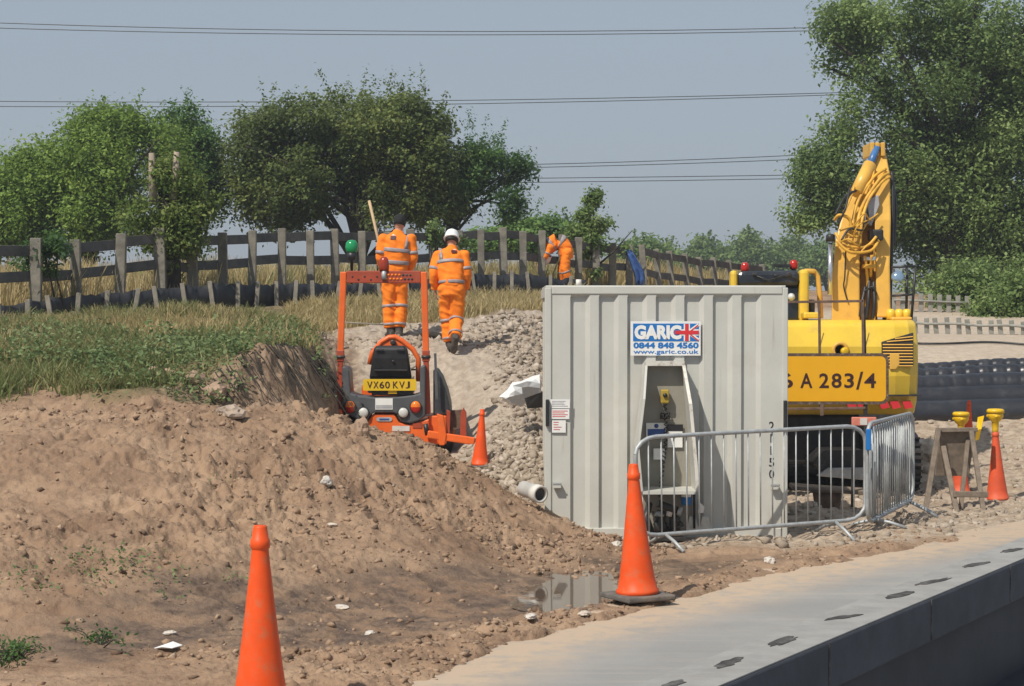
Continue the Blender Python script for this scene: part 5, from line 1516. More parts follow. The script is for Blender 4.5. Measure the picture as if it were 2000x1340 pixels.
# number plate
npl = MB().pprism(rrect(709,740.5,813,763,3), YT-.02, YT+.0).build('number_plate', M['plate_y'], tr)
mb = MB()
xs = 717
for s, w in (('V',12),('X',12),('6',11),('0',11),(' ',4.5),('K',12),('V',12.5),('J',10)):
    if s != ' ': mb.ptext(s, xs, 745, xs+w-1.6, 758.5, YT-.024, .012)
    xs += w
mb.build('plate_lettering', M['sign_ink'], npl)
MB().pbox(758, 763, 775, 769, YT+.0, YT+.05).build('plate_lamp', M['lamp_y'], npl)
MB().pbox(726, 762, 806, 772, YT+.03, YT+.2).build('plate_bracket', M['black'], tr, bevel=.008)
# grey rear moulding
U = [(668,716),(676,716),(682,724),(685,768),(700,773),(730,776),(780,775),(806,772),(820,768),(820,716),(831,712),(831,812),(818,822),(800,827),(785,824),(777,810),(768,806),(730,806),(722,812),(716,824),(702,822),(684,812),(668,802)]
mg = tprism(U, .0, .5).build('rear_moulding', M['mgrey'], tr, bevel=.02, seg=3)
for px, py, r, h in ((684,795,10,14),(812,795,10,14)):
    c = tp_(px, py, -.005)
    ring = MB().lathe(c, [(r*1.15/164,0),(r*1.2/164,.015),(r*1.0/164,.02)], (0,-1,0), 22).build('lamp_rim', M['black'], mg)
    for q in (0, 1):
        vs = []
        n = 14
        prof_ = [(r*.98/164,.02),(r*.9/164,.034),(r*.55/164,.046),(.001,.05)]
        mb = MB()
        for ri, (rr_, hh) in enumerate(prof_):
            for k in range(n+1):
                an = math.pi*k/n + math.pi*q
                vs.append(c+Vector((rr_*math.cos(an), -hh, rr_*1.2*math.sin(an))))
        fs_ = [(i*(n+1)+k, i*(n+1)+k+1, (i+1)*(n+1)+k+1, (i+1)*(n+1)+k) for i in range(3) for k in range(n)]
        mb.add(vs, fs_, True).build('tail_lens', M['lamp_a'] if q == 0 else M['lamp_r'], mg)
for px, py in ((710,806),(788,806)):
    c = tp_(px, py, -.005)
    MB().lathe(c, [(.068,0),(.07,.012),(.06,.018)], (0,-1,0), 22).build('lamp_rim', M['black'], mg)
    MB().lathe(c+Vector((0,-.014,0)), [(.06,0),(.055,.012),(.035,.022),(.001,.026)], (0,-1,0), 22).build('reverse_lens', M['lamp_w'], mg)
lb = MB().pbox(733, 778, 767, 800, YT-.008, YT-.002).build('label_plate', M['white'], mg)
MB().pbox(734, 791, 766, 798, YT-.0105, YT-.0085).build('label_print', M['grey_ink'], lb)
# orange chassis
ob = tprism([(716,826),(728,809),(770,809),(780,826),(800,830),(838,818),(838,890),(716,890)], .03, .9).build('chassis', M['orange'], tr, bevel=.015)
bdg = MB().pprism(rrect(735,815,766,823,4), YT+.02, YT+.028).build('badge', M['grey_ink'], ob)
MB().pbox(741,817.5,760,820.5, YT+.016, YT+.0195).build('badge_mark', M['navy_ink'], bdg)
MB().pbox(766, 832, 800, 842, YT+.018, YT+.028).build('label_plate', M['offwhite'], ob)
MB().pbox(806, 826, 824, 836, YT+.02, YT+.028).build('slot_cover', M['orange_dk'], ob)
MB().tube([tp_(831,828,-.02), tp_(835,850,-.02)], .03, 10).build('tow_hook', M['black'], ob)
MB().pbox(836, 812, 872, 868, YT+.1, YT+.8).build('side_frame', M['orange'], ob, bevel=.015)
MB().pbox(660, 800, 668, 830, YT+.0, YT+.3).build('side_frame', M['orange'], ob, bevel=.01)
# mudguards and wheels
for x0, x1 in ((838,866),(620,656)):
    if x0 == 838:
        tprism([(846,722),(852,723),(862,738),(872,765),(878,790),(879,810),(846,812)], .14, 1.0).build('mudguard', M['mudguard'], tr, bevel=.03, seg=3)
        MB().beam(tp_(850,690,.05), tp_(853,780,.05), .03, .03).build('grab_rail', M['mgrey'], tr)
for xa, xb in ((tp_(846,0).x, tp_(880,0).x), (tp_(664,0).x, tp_(692,0).x)):
    wh = MB().lathe((xa, YT+.62, tz+.36), [(.2,0),(.33,.01),(.36,.04),(.36,xb-xa-.04),(.33,xb-xa-.01),(.2,xb-xa)], (1,0,0), 28).build('wheel', M['black'], tr)
    MB().lathe((xa-.01 if xa < tp_(750,0).x else xb+.01, YT+.62, tz+.36), [(.18,-.02),(.2,0),(.05,.02)], (1,0,0), 20).build('rim', M['orange'], wh)
for xa, xb in ((tp_(840,0).x, tp_(862,0).x), (tp_(680,0).x, tp_(704,0).x)):
    MB().lathe((xa, YT+1.95, tz+.27), [(.15,0),(.24,.01),(.27,.03),(.27,xb-xa-.03),(.24,xb-xa-.01),(.15,xb-xa)], (1,0,0), 24).build('wheel', M['black'], tr)
MB().pbox(706, 748, 800, 800, YT+.9, YT+2.2).build('bonnet', M['orange'], tr, bevel=.06, seg=3)
# linkage and loader arm at the right
MB().pprism([(853,808),(866,812),(872,850),(868,870),(858,870)], YT-.15, YT-.06).build('link_plate', M['orange'], tr, bevel=.01)
MB().pprism([(872,800),(880,804),(878,855),(872,862)], YT-.1, YT-.04).build('link_plate', M['orange_dk'], tr, bevel=.008)
MB().pprism([(878,802),(902,800),(905,838),(880,842)], YT+.25, YT+.32).build('implement_plate', M['rust'], tr, bevel=.01)
MB().pprism([(900,806),(905,796),(911,806),(911,868),(898,860)], YT-.05, YT+.02).build('link_plate', M['orange_dk'], tr, bevel=.008)
MB().beam(tp_(835,848,-.1), tp_(927,862,-.1), .09, .07).build('drawbar', M['orange'], tr, bevel=.012)

# ------------------------------------------------------------------ people
def ering(c, rx, ry, n=20, tilt=0.0):
    return [Vector((c[0]+rx*math.cos(2*math.pi*k/n), c[1]+ry*math.sin(2*math.pi*k/n), c[2]+tilt*math.sin(2*math.pi*k/n)*ry)) for k in range(n)]
def limb(mb, pts, rs, seg=14):
    P = [Vector(p) for p in pts]; Q, R = [], []
    for i in range(len(P)-1):
        for t in np.linspace(0, 1, 5, False):
            Q.append(P[i].lerp(P[i+1], t)); R.append(rs[i]*(1-t)+rs[i+1]*t)
    Q.append(P[-1]); R.append(rs[-1])
    Q2 = [Q[0]] + [(Q[i-1]+Q[i]*2+Q[i+1])/4 for i in range(1, len(Q)-1)] + [Q[-1]]
    mb.tube(Q2, R, seg)
def ball(mb, c, r, sq=(1,1,1)):
    vs, fs = ico(3)
    mb.add([Vector(c)+Vector((v[0]*r*sq[0], v[1]*r*sq[1], v[2]*r*sq[2])) for v in vs], fs, True)
def hand(mb, w, d, side, curl=.5, s=1.0):
    """palm, four fingers of different lengths and a thumb leaving the side of the palm"""
    w, d = Vector(w), Vector(d).normalized()
    a = Vector((0,1,0)) if abs(d.y) < .8 else Vector((0,0,1))
    f = (a - d*d.dot(a)).normalized(); nrm = d.cross(f)*side
    k = w + d*.085*s
    mb.rings([[w+d*t+f*u*wd+nrm*v*th for u, v in ((-1,-.6),(0,-1),(1,-.6),(1,.6),(0,1),(-1,.6))] for t, wd, th in ((-.02,.024,.018),(.02,.034,.017),(.06,.042,.016),(.088,.040,.013))], True)
    for i, L_ in enumerate((.072,.082,.076,.060)):
        b = k + f*(.031-.021*i); p1 = b+d*L_*.45+nrm*L_*.1*curl; p2 = p1+(d*(1-.5*curl)+nrm*curl*.8).normalized()*L_*.32; p3 = p2+(d*(1-curl)+nrm*curl*1.3).normalized()*L_*.25
        mb.tube([b-d*.015, b, p1, p2, p3], [.010,.0098,.009,.0083,.0065], 8)
    t0 = w+d*.025+f*.035
    mb.tube([t0-f*.02, t0, t0+d*.035+f*.024+nrm*.01, t0+d*.062+f*.028+nrm*.022], [.012,.0125,.011,.008], 8)

def person(label, org, J, headgear, group=None, yaw=0.0, tone=0, scale=1.0, badge=True):
    """org: ground point; J: joints in local metres (x right, y away from the camera, z up)"""
    root = tag(empty('person', org), label, 'person', group)
    O = Vector(org)
    def L(p):
        v = Vector(p)*scale; v.x *= J.get('slim', .9); c, s = math.cos(yaw), math.sin(yaw)
        return O + Vector((v.x*c-v.y*s, v.x*s+v.y*c, v.z))
    S = scale
    neck, head = L(J['neck']), L(J['head']); hf = Vector(J.get('face', (0,1,0))); hf = Vector((hf.x*math.cos(yaw)-hf.y*math.sin(yaw), hf.x*math.sin(yaw)+hf.y*math.cos(yaw), hf.z)).normalized()
    up = (head-neck).normalized(); side = hf.cross(up).normalized()
    # continuous body
    mb = MB()
    torso = [(L(c), rx*S*.87, ry*S*.92) for c, rx, ry in J['torso']]
    def tring(c, rx, ry, axis, g=0.0, n=22):
        sx = Vector((math.cos(yaw), math.sin(yaw), 0)); sx = (sx-axis*sx.dot(axis)).normalized(); sy_ = axis.cross(sx)
        out = []
        for k in range(n):
            a = 2*math.pi*k/n; ca, sa = math.cos(a), math.sin(a)
            out.append(c+sx*(rx+g)*math.copysign(abs(ca)**.8, ca)+sy_*(ry+g)*math.copysign(abs(sa)**.9, sa))
        return out
    ax = []
    for i in range(len(torso)):
        a = torso[min(i+1,len(torso)-1)][0]-torso[max(i-1,0)][0]; ax.append(a.normalized())
    mb.rings([tring(c, rx*.86, ry*.86, ax[i]) for i, (c, rx, ry) in enumerate(torso)])
    limb(mb, [torso[-1][0]-up*.03, neck, head-up*.03], [.068*S,.056*S,.055*S])
    vs, fs = ico(3)
    mb.add([head + side*(v[0]*.074*S) + hf*(v[1]*.094*S) + up*(v[2]*.115*S - (.018*S if v[1] > .2 and v[2] < -.3 else 0)) for v in vs], fs, True)
    mb.tube([head+hf*.09*S+up*.018*S, head+hf*.112*S-up*.022*S], [.010*S,.016*S], 8)
    for q in (-1,1): 
        ball(mb, head+side*q*.075*S-up*.005*S-hf*.01*S, .03*S, (.4,.6,1))
    ball(mb, head+hf*.088*S-up*.055*S, .018*S, (1.3,.5,.5))
    for q in ('l','r'):
        a = [L(p) for p in J['arm_'+q]]; g = [L(p) for p in J['leg_'+q]]
        limb(mb, a, [.052*S,.042*S,.030*S]); limb(mb, g, [.082*S,.056*S,.042*S])
        d = Vector(J.get('hand_'+q, (a[2]-a[1])/S))
        hand(mb, a[2], d, 1 if q == 'l' else -1, .6, S)
    me = fuse(mb, .0085, 3); me.materials.append(M['skin'])
    bdy = link_mesh('body', me, root)
    for q in (-1,1):
        MB().lathe(head+hf*.088*S+side*q*.032*S+up*.012*S, [(.012,0),(.011,.004),(.004,.007)], hf, 10).build('eye', M['black'], bdy)
    # jacket
    mb = MB()
    mb.rings([tring(c, rx, ry, ax[i]) for i, (c, rx, ry) in enumerate(torso)])
    limb(mb, [torso[-1][0]-up*.04, neck+up*.005], [.088*S,.072*S])
    for q in ('l','r'):
        a = [L(p) for p in J['arm_'+q]]
        e = a[2]+(a[1]-a[2]).normalized()*.02
        limb(mb, [a[0]-(a[1]-a[0]).normalized()*.03, a[1], e], [.078*S,.066*S,.052*S])
        ball(mb, a[0]+Vector((0,0,.0)), .078*S)
    me = fuse(mb, .013, 4, .020*S, 10, tone+1); me.materials.append(M['hivis'])
    jk = link_mesh('jacket', me, root)
    # trousers
    mb = MB()
    mb.rings([tring(c, rx*1.0, ry*1.0, ax[0]) for c, rx, ry in [(torso[0][0]+ax[0]*.06*S, torso[0][1]*.93, torso[0][2]*.95), (torso[0][0], torso[0][1]*.96, torso[0][2]), (torso[0][0]-ax[0]*.13*S, torso[0][1]*.9, torso[0][2]*.95)]])
    for q in ('l','r'):
        g = [L(p) for p in J['leg_'+q]]
        limb(mb, [g[0], g[0].lerp(g[1],.5), g[1], g[1].lerp(g[2],.55), g[2]+(g[1]-g[2]).normalized()*.05*S], [.112*S,.104*S,.090*S,.088*S,.082*S])
        ball(mb, g[0], .12*S)
    me = fuse(mb, .013, 4, .026*S, 8.5, tone+2); me.materials.append(M['hivis'])
    tro = link_mesh('trousers', me, root)
    # reflective bands
    def band(par, rings): 
        MB().rings(rings, True, False).build('reflective_band', M['tape'], par, solid=.004)
    def tband(t0, t1, g, tilt=0.0):
        out = []
        for t in np.linspace(t0, t1, 4):
            f = t*(len(torso)-1); i = min(int(f), len(torso)-2); k = f-i
            c = torso[i][0].lerp(torso[i+1][0], k); rx = torso[i][1]*(1-k)+torso[i+1][1]*k; ry = torso[i][2]*(1-k)+torso[i+1][2]*k
            out.append(tring(c, rx, ry, ax[i].lerp(ax[i+1], k).normalized(), g, 30))
        band(jk, out)
    for t0, t1 in J.get('tbands', ((.18,.25),(.50,.57))): tband(t0, t1, .013*S)
    def lband(par, p, q, t0, t1, r):
        d = (q-p).normalized(); u = d.cross(Vector((0,1,0))).normalized(); w = d.cross(u)
        band(par, [[p.lerp(q, t)+(u*math.cos(a)+w*math.sin(a))*r for a in np.linspace(0, 2*math.pi, 18, False)] for t in np.linspace(t0, t1, 3)])
    for q in ('l','r'):
        a = [L(p) for p in J['arm_'+q]]; g = [L(p) for p in J['leg_'+q]]
        lband(jk, a[0], a[1], .62, .77, .080*S)
        lband(tro, g[1], g[2], .06, .16, .104*S); lband(tro, g[1], g[2], .72, .80, .098*S)
    # back straps and badge lie on the back of the jacket
    ts_ = J.get('tbands', ((.18,.27),(.50,.59)))[1][1]
    def back(t, xo, g=.016):
        f = t*(len(torso)-1); i = min(int(f), len(torso)-2); k = f-i
        c = torso[i][0].lerp(torso[i+1][0], k); rx = torso[i][1]*(1-k)+torso[i+1][1]*k; ry = torso[i][2]*(1-k)+torso[i+1][2]*k
        u = max(-.97, min(.97, xo*S/rx)); axis = ax[i].lerp(ax[i+1], k).normalized()
        sx = Vector((math.cos(yaw), math.sin(yaw), 0)); sx = (sx-axis*sx.dot(axis)).normalized(); sy_ = axis.cross(sx)
        return c + sx*xo*S - sy_*(ry*(1-abs(u)**2.3)**.45+g*S)
    for xo in J.get('straps', (-.13,.13)):
        mb = MB(); rr_ = []
        for t in np.linspace(ts_, .97, 7):
            sh = (t-ts_)/(1-ts_)*.035*(-1 if xo > 0 else 1)*-1
            rr_.append([back(t, xo+sh-.026), back(t, xo+sh+.026)])
        vs = [p for r in rr_ for p in r]
        mb.add(vs, [(2*i, 2*i+1, 2*i+3, 2*i+2) for i in range(6)], True)
        mb.build('reflective_strap', M['tape'], jk, solid=.004)
    if badge:
        bx = J.get('badge', (-.06, .78))
        bg_ = MB().add([back(bx[1], bx[0]-.04,.019), back(bx[1], bx[0]+.04,.019), back(bx[1]+.11, bx[0]+.04,.019), back(bx[1]+.11, bx[0]-.04,.019)], [(0,1,2,3)]).build('back_badge', M['maroon'], jk, solid=.003)
        MB().add([back(bx[1]+.125, bx[0]-.028,.019), back(bx[1]+.125, bx[0]+.03,.019), back(bx[1]+.165, bx[0]+.0,.019)], [(0,1,2)]).build('badge_mark', M['white'], bg_, solid=.003)
    # boots
    for q in ('l','r'):
        g = [L(p) for p in J['leg_'+q]]; ft = Vector(J['foot_'+q]); ft = Vector((ft.x*math.cos(yaw)-ft.y*math.sin(yaw), ft.x*math.sin(yaw)+ft.y*math.cos(yaw), ft.z)).normalized()
        mb = MB(); sh = (g[1]-g[2]).normalized(); an = g[2]
        dn = -(sh - ft*sh.dot(ft)).normalized() 
        limb(mb, [an+sh*.12*S, an+dn*.02*S], [.066*S,.062*S])
        s_ = ft.cross(dn).normalized()
        rr_ = []
        for t, w, h0, h1 in ((-.085,.034,.0,.075),(-.06,.045,0,.10),(.0,.048,0,.11),(.07,.050,0,.085),(.13,.054,0,.066),(.18,.046,.004,.055),(.205,.026,.012,.04)):
            c = an + dn*.088*S + ft*t*S
            rr_.append([c+s_*w*S*math.cos(a)*1.0 - dn*(h0+(h1-h0)*(.5+.5*math.sin(a)))*S for a in np.linspace(0, 2*math.pi, 14, False)])
        mb.rings(rr_)
        me = fuse(mb, .011, 2); me.materials.append(M['boot'])
        link_mesh('boot', me, root)
    # head
    if headgear == 'knit':
        mb = MB()
        mb.rings([[head+up*h*S+hf*(-.006)*S+(side*.082*math.cos(a)+hf*.103*math.sin(a))*k*S for a in np.linspace(0, 2*math.pi, 24, False)] for h, k in ((-.035,1.03),(.0,1.08),(.015,1.07),(.05,1.05),(.085,.92),(.115,.65),(.132,.3))])
        mb.build('knitted_hat', M['knit'], root)
    else:
        mb = MB()
        mb.rings([[head+up*h*S+hf*(-.004)*S+(side*.10*math.cos(a)+hf*.125*math.sin(a))*k*S for a in np.linspace(0, 2*math.pi, 28, False)] for h, k in ((.0,1.16),(.008,1.17),(.012,1.04),(.05,1.03),(.09,.93),(.12,.75),(.14,.48),(.148,.2))])
        hm = mb.build('hard_hat', M['helmet'], root)
        mb = MB(); mb.rings([[head+up*h*S+hf*(-.004)*S+(side*.094*math.cos(a)+hf*.118*math.sin(a))*k*S for a in np.linspace(0, 2*math.pi, 24, False)] for h, k in ((-.05,.97),(-.02,1.02),(.004,1.0))], True)
        mb.build('hair', M['hair'], root)
        for q in (-1,1): MB().lathe(head+side*q*.105*S+up*.03*S, [(.016,0),(.016,.012)], side*q, 10).build('hat_boss', M['black'], hm)
    return root

# black-hatted worker, standing on the ramp with his back to the camera
g1 = ground_pt(772, 28.8)
J1 = dict(torso=[((0,0,.93),.205,.145),((.0,0,1.02),.205,.15),((.01,.0,1.15),.215,.155),((.025,.01,1.28),.235,.155),((.035,.01,1.38),.235,.14),((.045,.02,1.45),.18,.11),((.05,.03,1.50),.10,.085)],
          neck=(.055,.03,1.53), head=(.075,.05,1.645), face=(.25,1,-.25),
          arm_l=[(-.185,.01,1.41),(-.245,-.02,1.13),(-.16,.20,1.0)], arm_r=[(.245,.02,1.41),(.285,-.02,1.12),(.22,.20,.96)],
          leg_l=[(-.10,0,.90),(-.095,.02,.50),(-.07,0,.10)], leg_r=[(.095,0,.90),(.09,.03,.50),(.055,-.03,.10)], foot_l=(-.25,1,0), foot_r=(.1,1,0),
          straps=(.125,), badge=(-.07,.68), tbands=((.20,.27),(.42,.49)))
w1 = person('person in orange hi vis and black woolly hat, standing behind the tractor roll bar', g1, J1, 'knit', 'workers in orange hi vis', yaw=.12, tone=3)
# shovel held in front of him, handle rising over the left shoulder
sh = tag(empty('shovel', ground_pt(752, 29.05)), 'long wooden tool handle rising beside the black hatted worker', 'shovel')
a = at(721,392,29.25); b = at(757,548,29.0)
MB().tube([a, b], .021, 10).build('handle', M['handle'], sh)
p = b+(b-a).normalized()*.25
MB().prism([p+Vector((-.1,0,.16)), p+Vector((.1,0,.16)), p+Vector((.09,0,-.1)), p+Vector((0,0,-.18)), p+Vector((-.09,0,-.1))], (0,.015,0)).build('blade', M['darkmetal'], sh, bevel=.004)
MB().tube([b, p+Vector((0,0,.16))], .02, 8).build('socket', M['darkmetal'], sh)

# white-helmeted worker walking away
g2 = ground_pt(884, 27.7)
J2 = dict(torso=[((-.02,0,.93),.19,.14),((-.015,.01,1.02),.20,.148),((-.03,.04,1.14),.205,.15),((-.04,.07,1.26),.22,.15),((-.045,.10,1.345),.22,.135),((-.04,.13,1.41),.17,.11),((-.035,.15,1.455),.10,.085)],
          neck=(-.03,.165,1.49), head=(-.03,.215,1.60), face=(0.05,1,-.45),
          arm_l=[(-.235,.10,1.36),(-.31,.02,1.10),(-.285,.14,.89)], arm_r=[(.165,.11,1.37),(.215,.06,1.10),(.19,.22,.90)], hand_l=(.05,.25,-1),
          leg_l=[(-.10,0,.90),(-.10,.12,.50),(-.05,.10,.12)], leg_r=[(.075,0,.90),(.055,.05,.48),(.06,-.22,.20)], foot_l=(-.05,1,-.02), foot_r=(-.18,.55,-.75),
          straps=(-.12,), badge=(.06,.70), tbands=((.07,.14),(.47,.54)))
person('person in white hard hat and orange hi vis, walking away up the ramp', g2, J2, 'hat', 'workers in orange hi vis', yaw=-.05, tone=8, scale=.985)

# worker bending over at the fence
g3 = ground_pt(1103, 40.75); g3.z -= .02
J3 = dict(torso=[((.03,0,.84),.175,.16),((.01,0,.95),.18,.165),((-.07,.0,1.07),.18,.165),((-.19,.0,1.09),.19,.16),((-.29,.0,1.01),.185,.15),((-.345,.0,.92),.15,.12),((-.37,.0,.86),.10,.085)],
          neck=(-.385,0,.83), head=(-.40,.0,.71), face=(-.9,.2,-.3),
          slim=1.05, arm_l=[(-.32,.15,.95),(-.40,.2,.76),(-.50,.1,.66)], arm_r=[(-.31,-.13,.95),(-.40,-.17,.76),(-.50,-.1,.64)],
          leg_l=[(.03,.09,.84),(-.05,.10,.46),(.05,.09,.10)], leg_r=[(.04,-.09,.84),(.0,-.12,.46),(.12,-.09,.10)], hand_l=(-.3,0,-1), foot_l=(-1,.2,0), foot_r=(-1,-.1,0),
          straps=(), tbands=((.30,.38),(.6,.68)))
person('person in orange hi vis bending double at the fence beside the sapling', g3, J3, 'hat', 'workers in orange hi vis', tone=14, badge=False, scale=.93)

# ------------------------------------------------------------------ small things
def lone(name, label, cat, px, Y, r, m, sq=(1,.8,.6), seed=0, group=None, sink=.36, sub=3, rough=.4, dz=0):
    p = ground_pt(px, Y); p.z += r*sq[2]*(1-2*sink)+dz
    o = MB().rock(p, r, sq, seed, sub, rough).build(name, m, None, p)
    return tag(o, label, cat, group)
def Yon(px, py):
    """distance where the ground shows at photo pixel (px, py)"""
    lo = None
    for Y in np.geomspace(11, 34, 240):
        g = ground_pt(px, Y)
        if at(px, py, Y).z <= g.z: return Y
    return 20.0
for i, (lab, px, py, r, mm, sq) in enumerate([
    ('smooth pale stone alone on the middle of the soil heap', 637, 946, .065, 'stone_w', (1,.8,.75)), ('white stone lying on the wet mud right of the nearest cone', 668, 1182, .045, 'stone_w', (1.3,.8,.4)),
    ('white stone on the mud lower centre, closest to the tarmac', 722, 1236, .045, 'stone_w', (1.2,.8,.5)), ('flat white stone on the mud just below the puddle', 1036, 1203, .05, 'stone_w', (1.4,.8,.4)),
    ('long pale stone between the puddle and the road', 1142, 1196, .055, 'stone', (1.5,.8,.35)), ('pale stone in the brown mud to the right of the middle cone', 1503, 1095, .05, 'stone_w', (1,.8,.8)),
    ('blunt brown rock at the edge of the grass on the bank', 310, 734, .15, 'bankrock', (1.3,.8,.6)), ('square pale brown stone beside the cut bank', 382, 744, .12, 'bankrock', (1.1,.8,.7)),
    ('grey brown rock with dark underside on the heap below the cut bank', 452, 812, .14, 'dullstone', (1.2,.8,.6)), ('tall clod of earth standing on the heap crest before the tractor', 706, 845, .10, 'bankrock', (.8,.7,1.3)),
    ('reddish brown rock on the heap above the grey brown one', 422, 775, .14, 'bankrock', (1,.8,.75)), ('small pale stone low on the heap face', 648, 1023, .04, 'stone', (1.2,.8,.5)), ('pale stone at the foot of the heap beside the container corner', 1205, 1062, .06, 'stone_w', (1,.8,.7)),
    ('round pale stone beside the road edge at lower left', 330, 1235, .04, 'stone_w', (1.1,.9,.5)), ('brown boulder among the rubble behind the folding sign', 1815, 818, .25, 'stone', (1.2,.9,.8))]):
    lone('stone', lab, 'stone', px, 28.5 if px > 1800 else Yon(px, py+6), r, M[mm], sq, 100+i, None)
lt = Yon(325, 1278); p = ground_pt(325, lt)
o = MB().add([p+Vector(v) for v in ((-.10,.0,.01),(-.03,-.05,.03),(.04,-.04,.02),(.10,.02,.03),(.03,.05,.05),(-.04,.05,.02))], [(0,1,2,4),(0,4,5),(2,3,4)]).build('litter', M['polythene'], None, p, solid=.004)
tag(o, 'scrap of pale plastic litter on the mud at lower left', 'litter')
for lab, px, py, n, seed in (('dark weedy tuft at the bottom left corner of the mud', 30, 1290, 420, 301), ('small green weed on the mud left of the nearest cone', 195, 1262, 160, 302)):
    Yw = Yon(px, py); p = ground_pt(px, Yw)
    rt = tag(empty('weed', p), lab, 'weed', 'weeds at the foot of the heap')
    rg = np.random.default_rng(seed); k = 16 if n > 200 else 6
    C = np.array(p)+np.stack([rg.normal(0,.11,k), rg.normal(0,.14,k), rg.uniform(.02,.11,k)], -1)
    V, F, tn = leaves(C, np.full(k, .09), np.full(k, n//k), .035, rg, .7, rg.uniform(0,.5,k), .4)
    link_mesh('leaves', mesh_np('leaves', V, F, M['leaf_dark'], {'tone': tn}), rt)
    mb = MB()
    for q in C: mb.tube([p-Vector((0,0,.03)), p.lerp(Vector(q), .6)+Vector((0,0,.02)), Vector(q)], [.006,.005,.003], 5)
    mb.build('stem', M['bark'], rt)
# white polythene roll and pipe ends beside the container
p = ground_pt(1030, 21.6)
wb = tag(empty('plastic_sheet', at(1022,790,23.2)), 'crumpled white plastic sheet with a dark panel for its shaded opening, on the rubble left of the container', 'plastic sheet')
rg = np.random.default_rng(17); rr_ = []
for t, px, py, h, d in ((0,985,778,3,.0),(.15,992,775,13,.05),(.35,1003,772,20,.1),(.6,1016,768,24,.14),(.8,1032,763,24,.16),(1,1056,757,22,.18)):
    c = at(px, py, 23.3+.5*t); hh = h*23.3/FPX
    rr_.append([c+Vector((.03*rg.normal(), math.cos(a)*(hh*.9+d*.3)*(1+.14*rg.normal()), math.sin(a)*hh*(1+.14*rg.normal()))) for a in np.linspace(0, 2*math.pi, 14, False)])
MB().rings(rr_, False).build('sheet', M['polythene'], wb)
MB().rings([[at(px, py, 22.98+d) for px, py, d in ((1024+q,778-q*.3,0),(1060,766-q*.3,.25),(1060,796,.25),(1030,798,0))] for q in (0, 3)], False).build('mouth_shade_panel', M['darkmetal'], wb)  # dark panel painting the shade inside the open end
p = at(1045,962,19.75)
pe = tag(empty('drain_pipe', p), 'open end of a white drain pipe beside the lower left corner of the container', 'pipe')
d = Vector((.55,-.8,-.12)).normalized()
MB().lathe(p-d*.5, [(.078,.3),(.078,.5),(.088,.5),(.088,.6),(.066,.6),(.066,.4),(.001,.4)], d, 24).build('pipe', M['offwhite'], pe)
MB().lathe(p-d*.5, [(.064,.56),(.064,.575),(.001,.577)], d, 20).build('pipe_shade_disc', M['slot'], pe)  # dark disc painting the shade inside the bore
# blue sheet on the fence
bs = tag(empty('blue_sheet', at(1245,545,42.4)), 'crumpled blue sheet hung on a post to the right of the sapling', 'sheet')
rg = np.random.default_rng(8)
rows = []
for k, (x, y) in enumerate(((1226,488),(1232,500),(1240,515),(1247,530),(1250,545),(1248,558))):
    w = (7,9,10,10,9,6)[k]
    rows.append([at(x-w+2*math.sin(j*2+k)*.6+w*2*j/5, y+rg.uniform(-1,1), 42.4+.09*math.sin(j*1.9+k*.8)) for j in range(6)])
mb = MB(); mb.add([p for r in rows for p in r], [(i*6+j, i*6+j+1, (i+1)*6+j+1, (i+1)*6+j) for i in range(5) for j in range(5)], True)
mb.build('cloth', M['bluecloth'], bs, solid=.015)
# the log and sticks between the walking workers
lg = ground_pt(845, 28.6)
o = MB().tube([lg+Vector((-.25,.1,.05)), lg+Vector((0,0,.07)), lg+Vector((.2,-.06,.05))], [.035,.05,.03], 8).build('fallen_branch', M['bark'], None, lg)
tag(o, 'broken dark branch on the ground between the two walking workers', 'branch')
o = MB().tube([ground_pt(790,29.2)+Vector((0,0,.12)), ground_pt(660,29.0)+Vector((0,0,.16))], .012, 6).build('fallen_branch', M['stake'], None, ground_pt(725,29.1))
tag(o, 'thin pale stick lying in the verge grass left of the standing worker', 'branch')
# raised line of dark hose on the far bank
P = [ground_pt(px, 34.9+.12*math.sin(px*.03))+Vector((0,0,.03)) for px in range(1790, 2120, 12)]
tag(MB().tube(P, .022, 6).build('cable', M['black'], None, P[0]), 'thin dark cable lying along the gravel bank above the black pipes', 'cable')

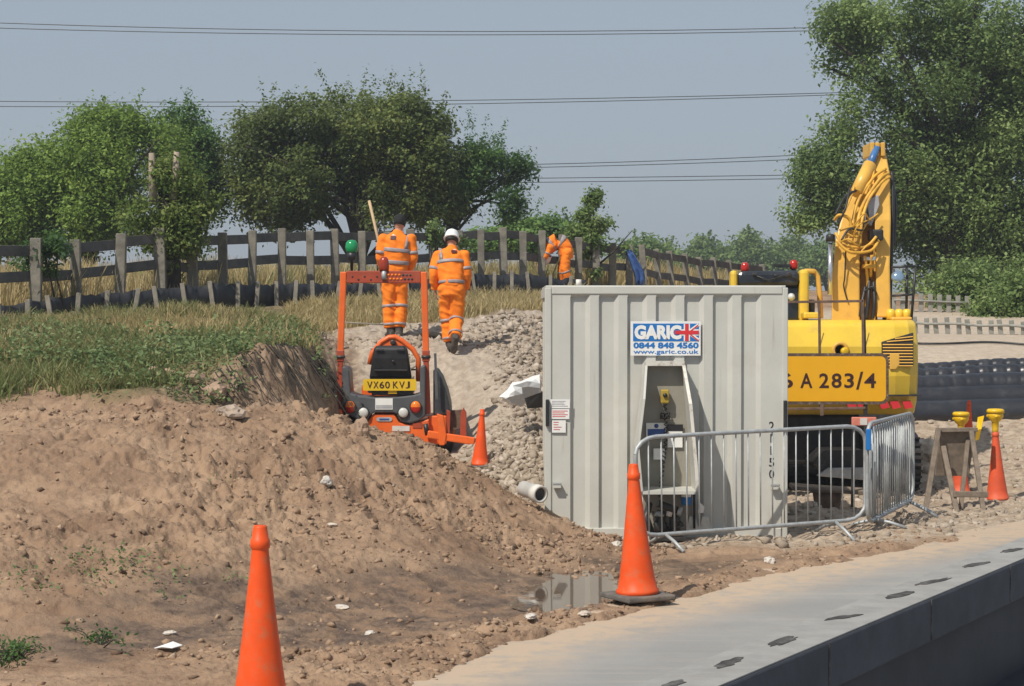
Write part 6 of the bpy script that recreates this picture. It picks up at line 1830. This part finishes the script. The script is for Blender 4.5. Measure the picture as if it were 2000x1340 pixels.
# ------------------------------------------------------------------ concrete safety barrier at the roadside
bz = .8
A_ = Vector((.851, 7.946, 0)); D_ = Vector((3.03-.851, 11.88-7.946, 0)).normalized(); N_ = Vector((D_.y, -D_.x, 0))      # N_ towards the camera side
s0, s1 = -5.5, 16.0
def bprism(y0, z0, y1, z1, name, m, par, bev=.012):
    """box along the barrier: across from y0 to y1 (towards camera +), z0..z1"""
    o = A_ + D_*s0
    q = [o+N_*y0+Vector((0,0,z0)), o+N_*y1+Vector((0,0,z0)), o+N_*y1+Vector((0,0,z1)), o+N_*y0+Vector((0,0,z1))]
    return MB().prism(q, D_*(s1-s0)).build(name, m, par, bevel=bev)
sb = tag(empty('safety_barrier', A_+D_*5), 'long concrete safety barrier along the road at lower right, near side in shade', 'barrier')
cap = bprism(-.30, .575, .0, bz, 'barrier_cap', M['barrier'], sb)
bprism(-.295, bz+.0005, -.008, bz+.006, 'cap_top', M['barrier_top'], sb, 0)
bprism(-.24, 0.0, -.05, .574, 'barrier_web', M['barrier_shade'], sb)
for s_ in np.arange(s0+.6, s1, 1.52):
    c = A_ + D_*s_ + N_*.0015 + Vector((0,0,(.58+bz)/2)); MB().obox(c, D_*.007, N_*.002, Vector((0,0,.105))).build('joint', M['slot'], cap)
bprism(-.42, 0.0, .10, .12, 'barrier_foot', M['barrier_shade'], sb)
for px, py in ((1450,1298),(1556,1255),(1680,1208),(1770,1163),(1850,1138),(1932,1104),(1985,1076),(1330,1345)):
    Y = 8.5
    for _ in range(20): Y *= (CAMH-bz-.006)/(CAMH-at(px, py, Y).z)
    p = at(px, py, Y)
    s = (p-A_).dot(D_); c = A_ + D_*s - N_*.17 + Vector((0,0,bz+.006))
    rg = np.random.default_rng(int(px)); n_ = 22
    L_ = rg.uniform(.13,.19); w_ = rg.uniform(.030,.042); sk = rg.uniform(-.02,.05)
    q = []
    for k in range(n_):
        a = 2*math.pi*k/n_; rr = 1+rg.normal(0,.13)
        q.append(c + D_*(L_*math.cos(a)*rr) + N_*(w_*math.sin(a)*rr + sk*math.cos(a)) + Vector((0,0,.0006)))
    mb = MB(); mb.prism(q, (0,0,.002))
    mb.build('lifting_socket', M['slot'], sb)

# ------------------------------------------------------------------ summer haze
hz = NT('haze'); hz.t.nodes.remove(hz.b)
pvn = hz.n('ShaderNodeVolumePrincipled'); pvn.inputs['Color'].default_value = (.86,.92,1,1); pvn.inputs['Density'].default_value = .0009; pvn.inputs['Anisotropy'].default_value = .2
hz.l(pvn.outputs[0], hz.out.inputs['Volume'])
o = MB().box(-3300, -60, -1.6, 3300, 5200, 22).build('haze', hz.m)
o['kind'] = 'stuff'
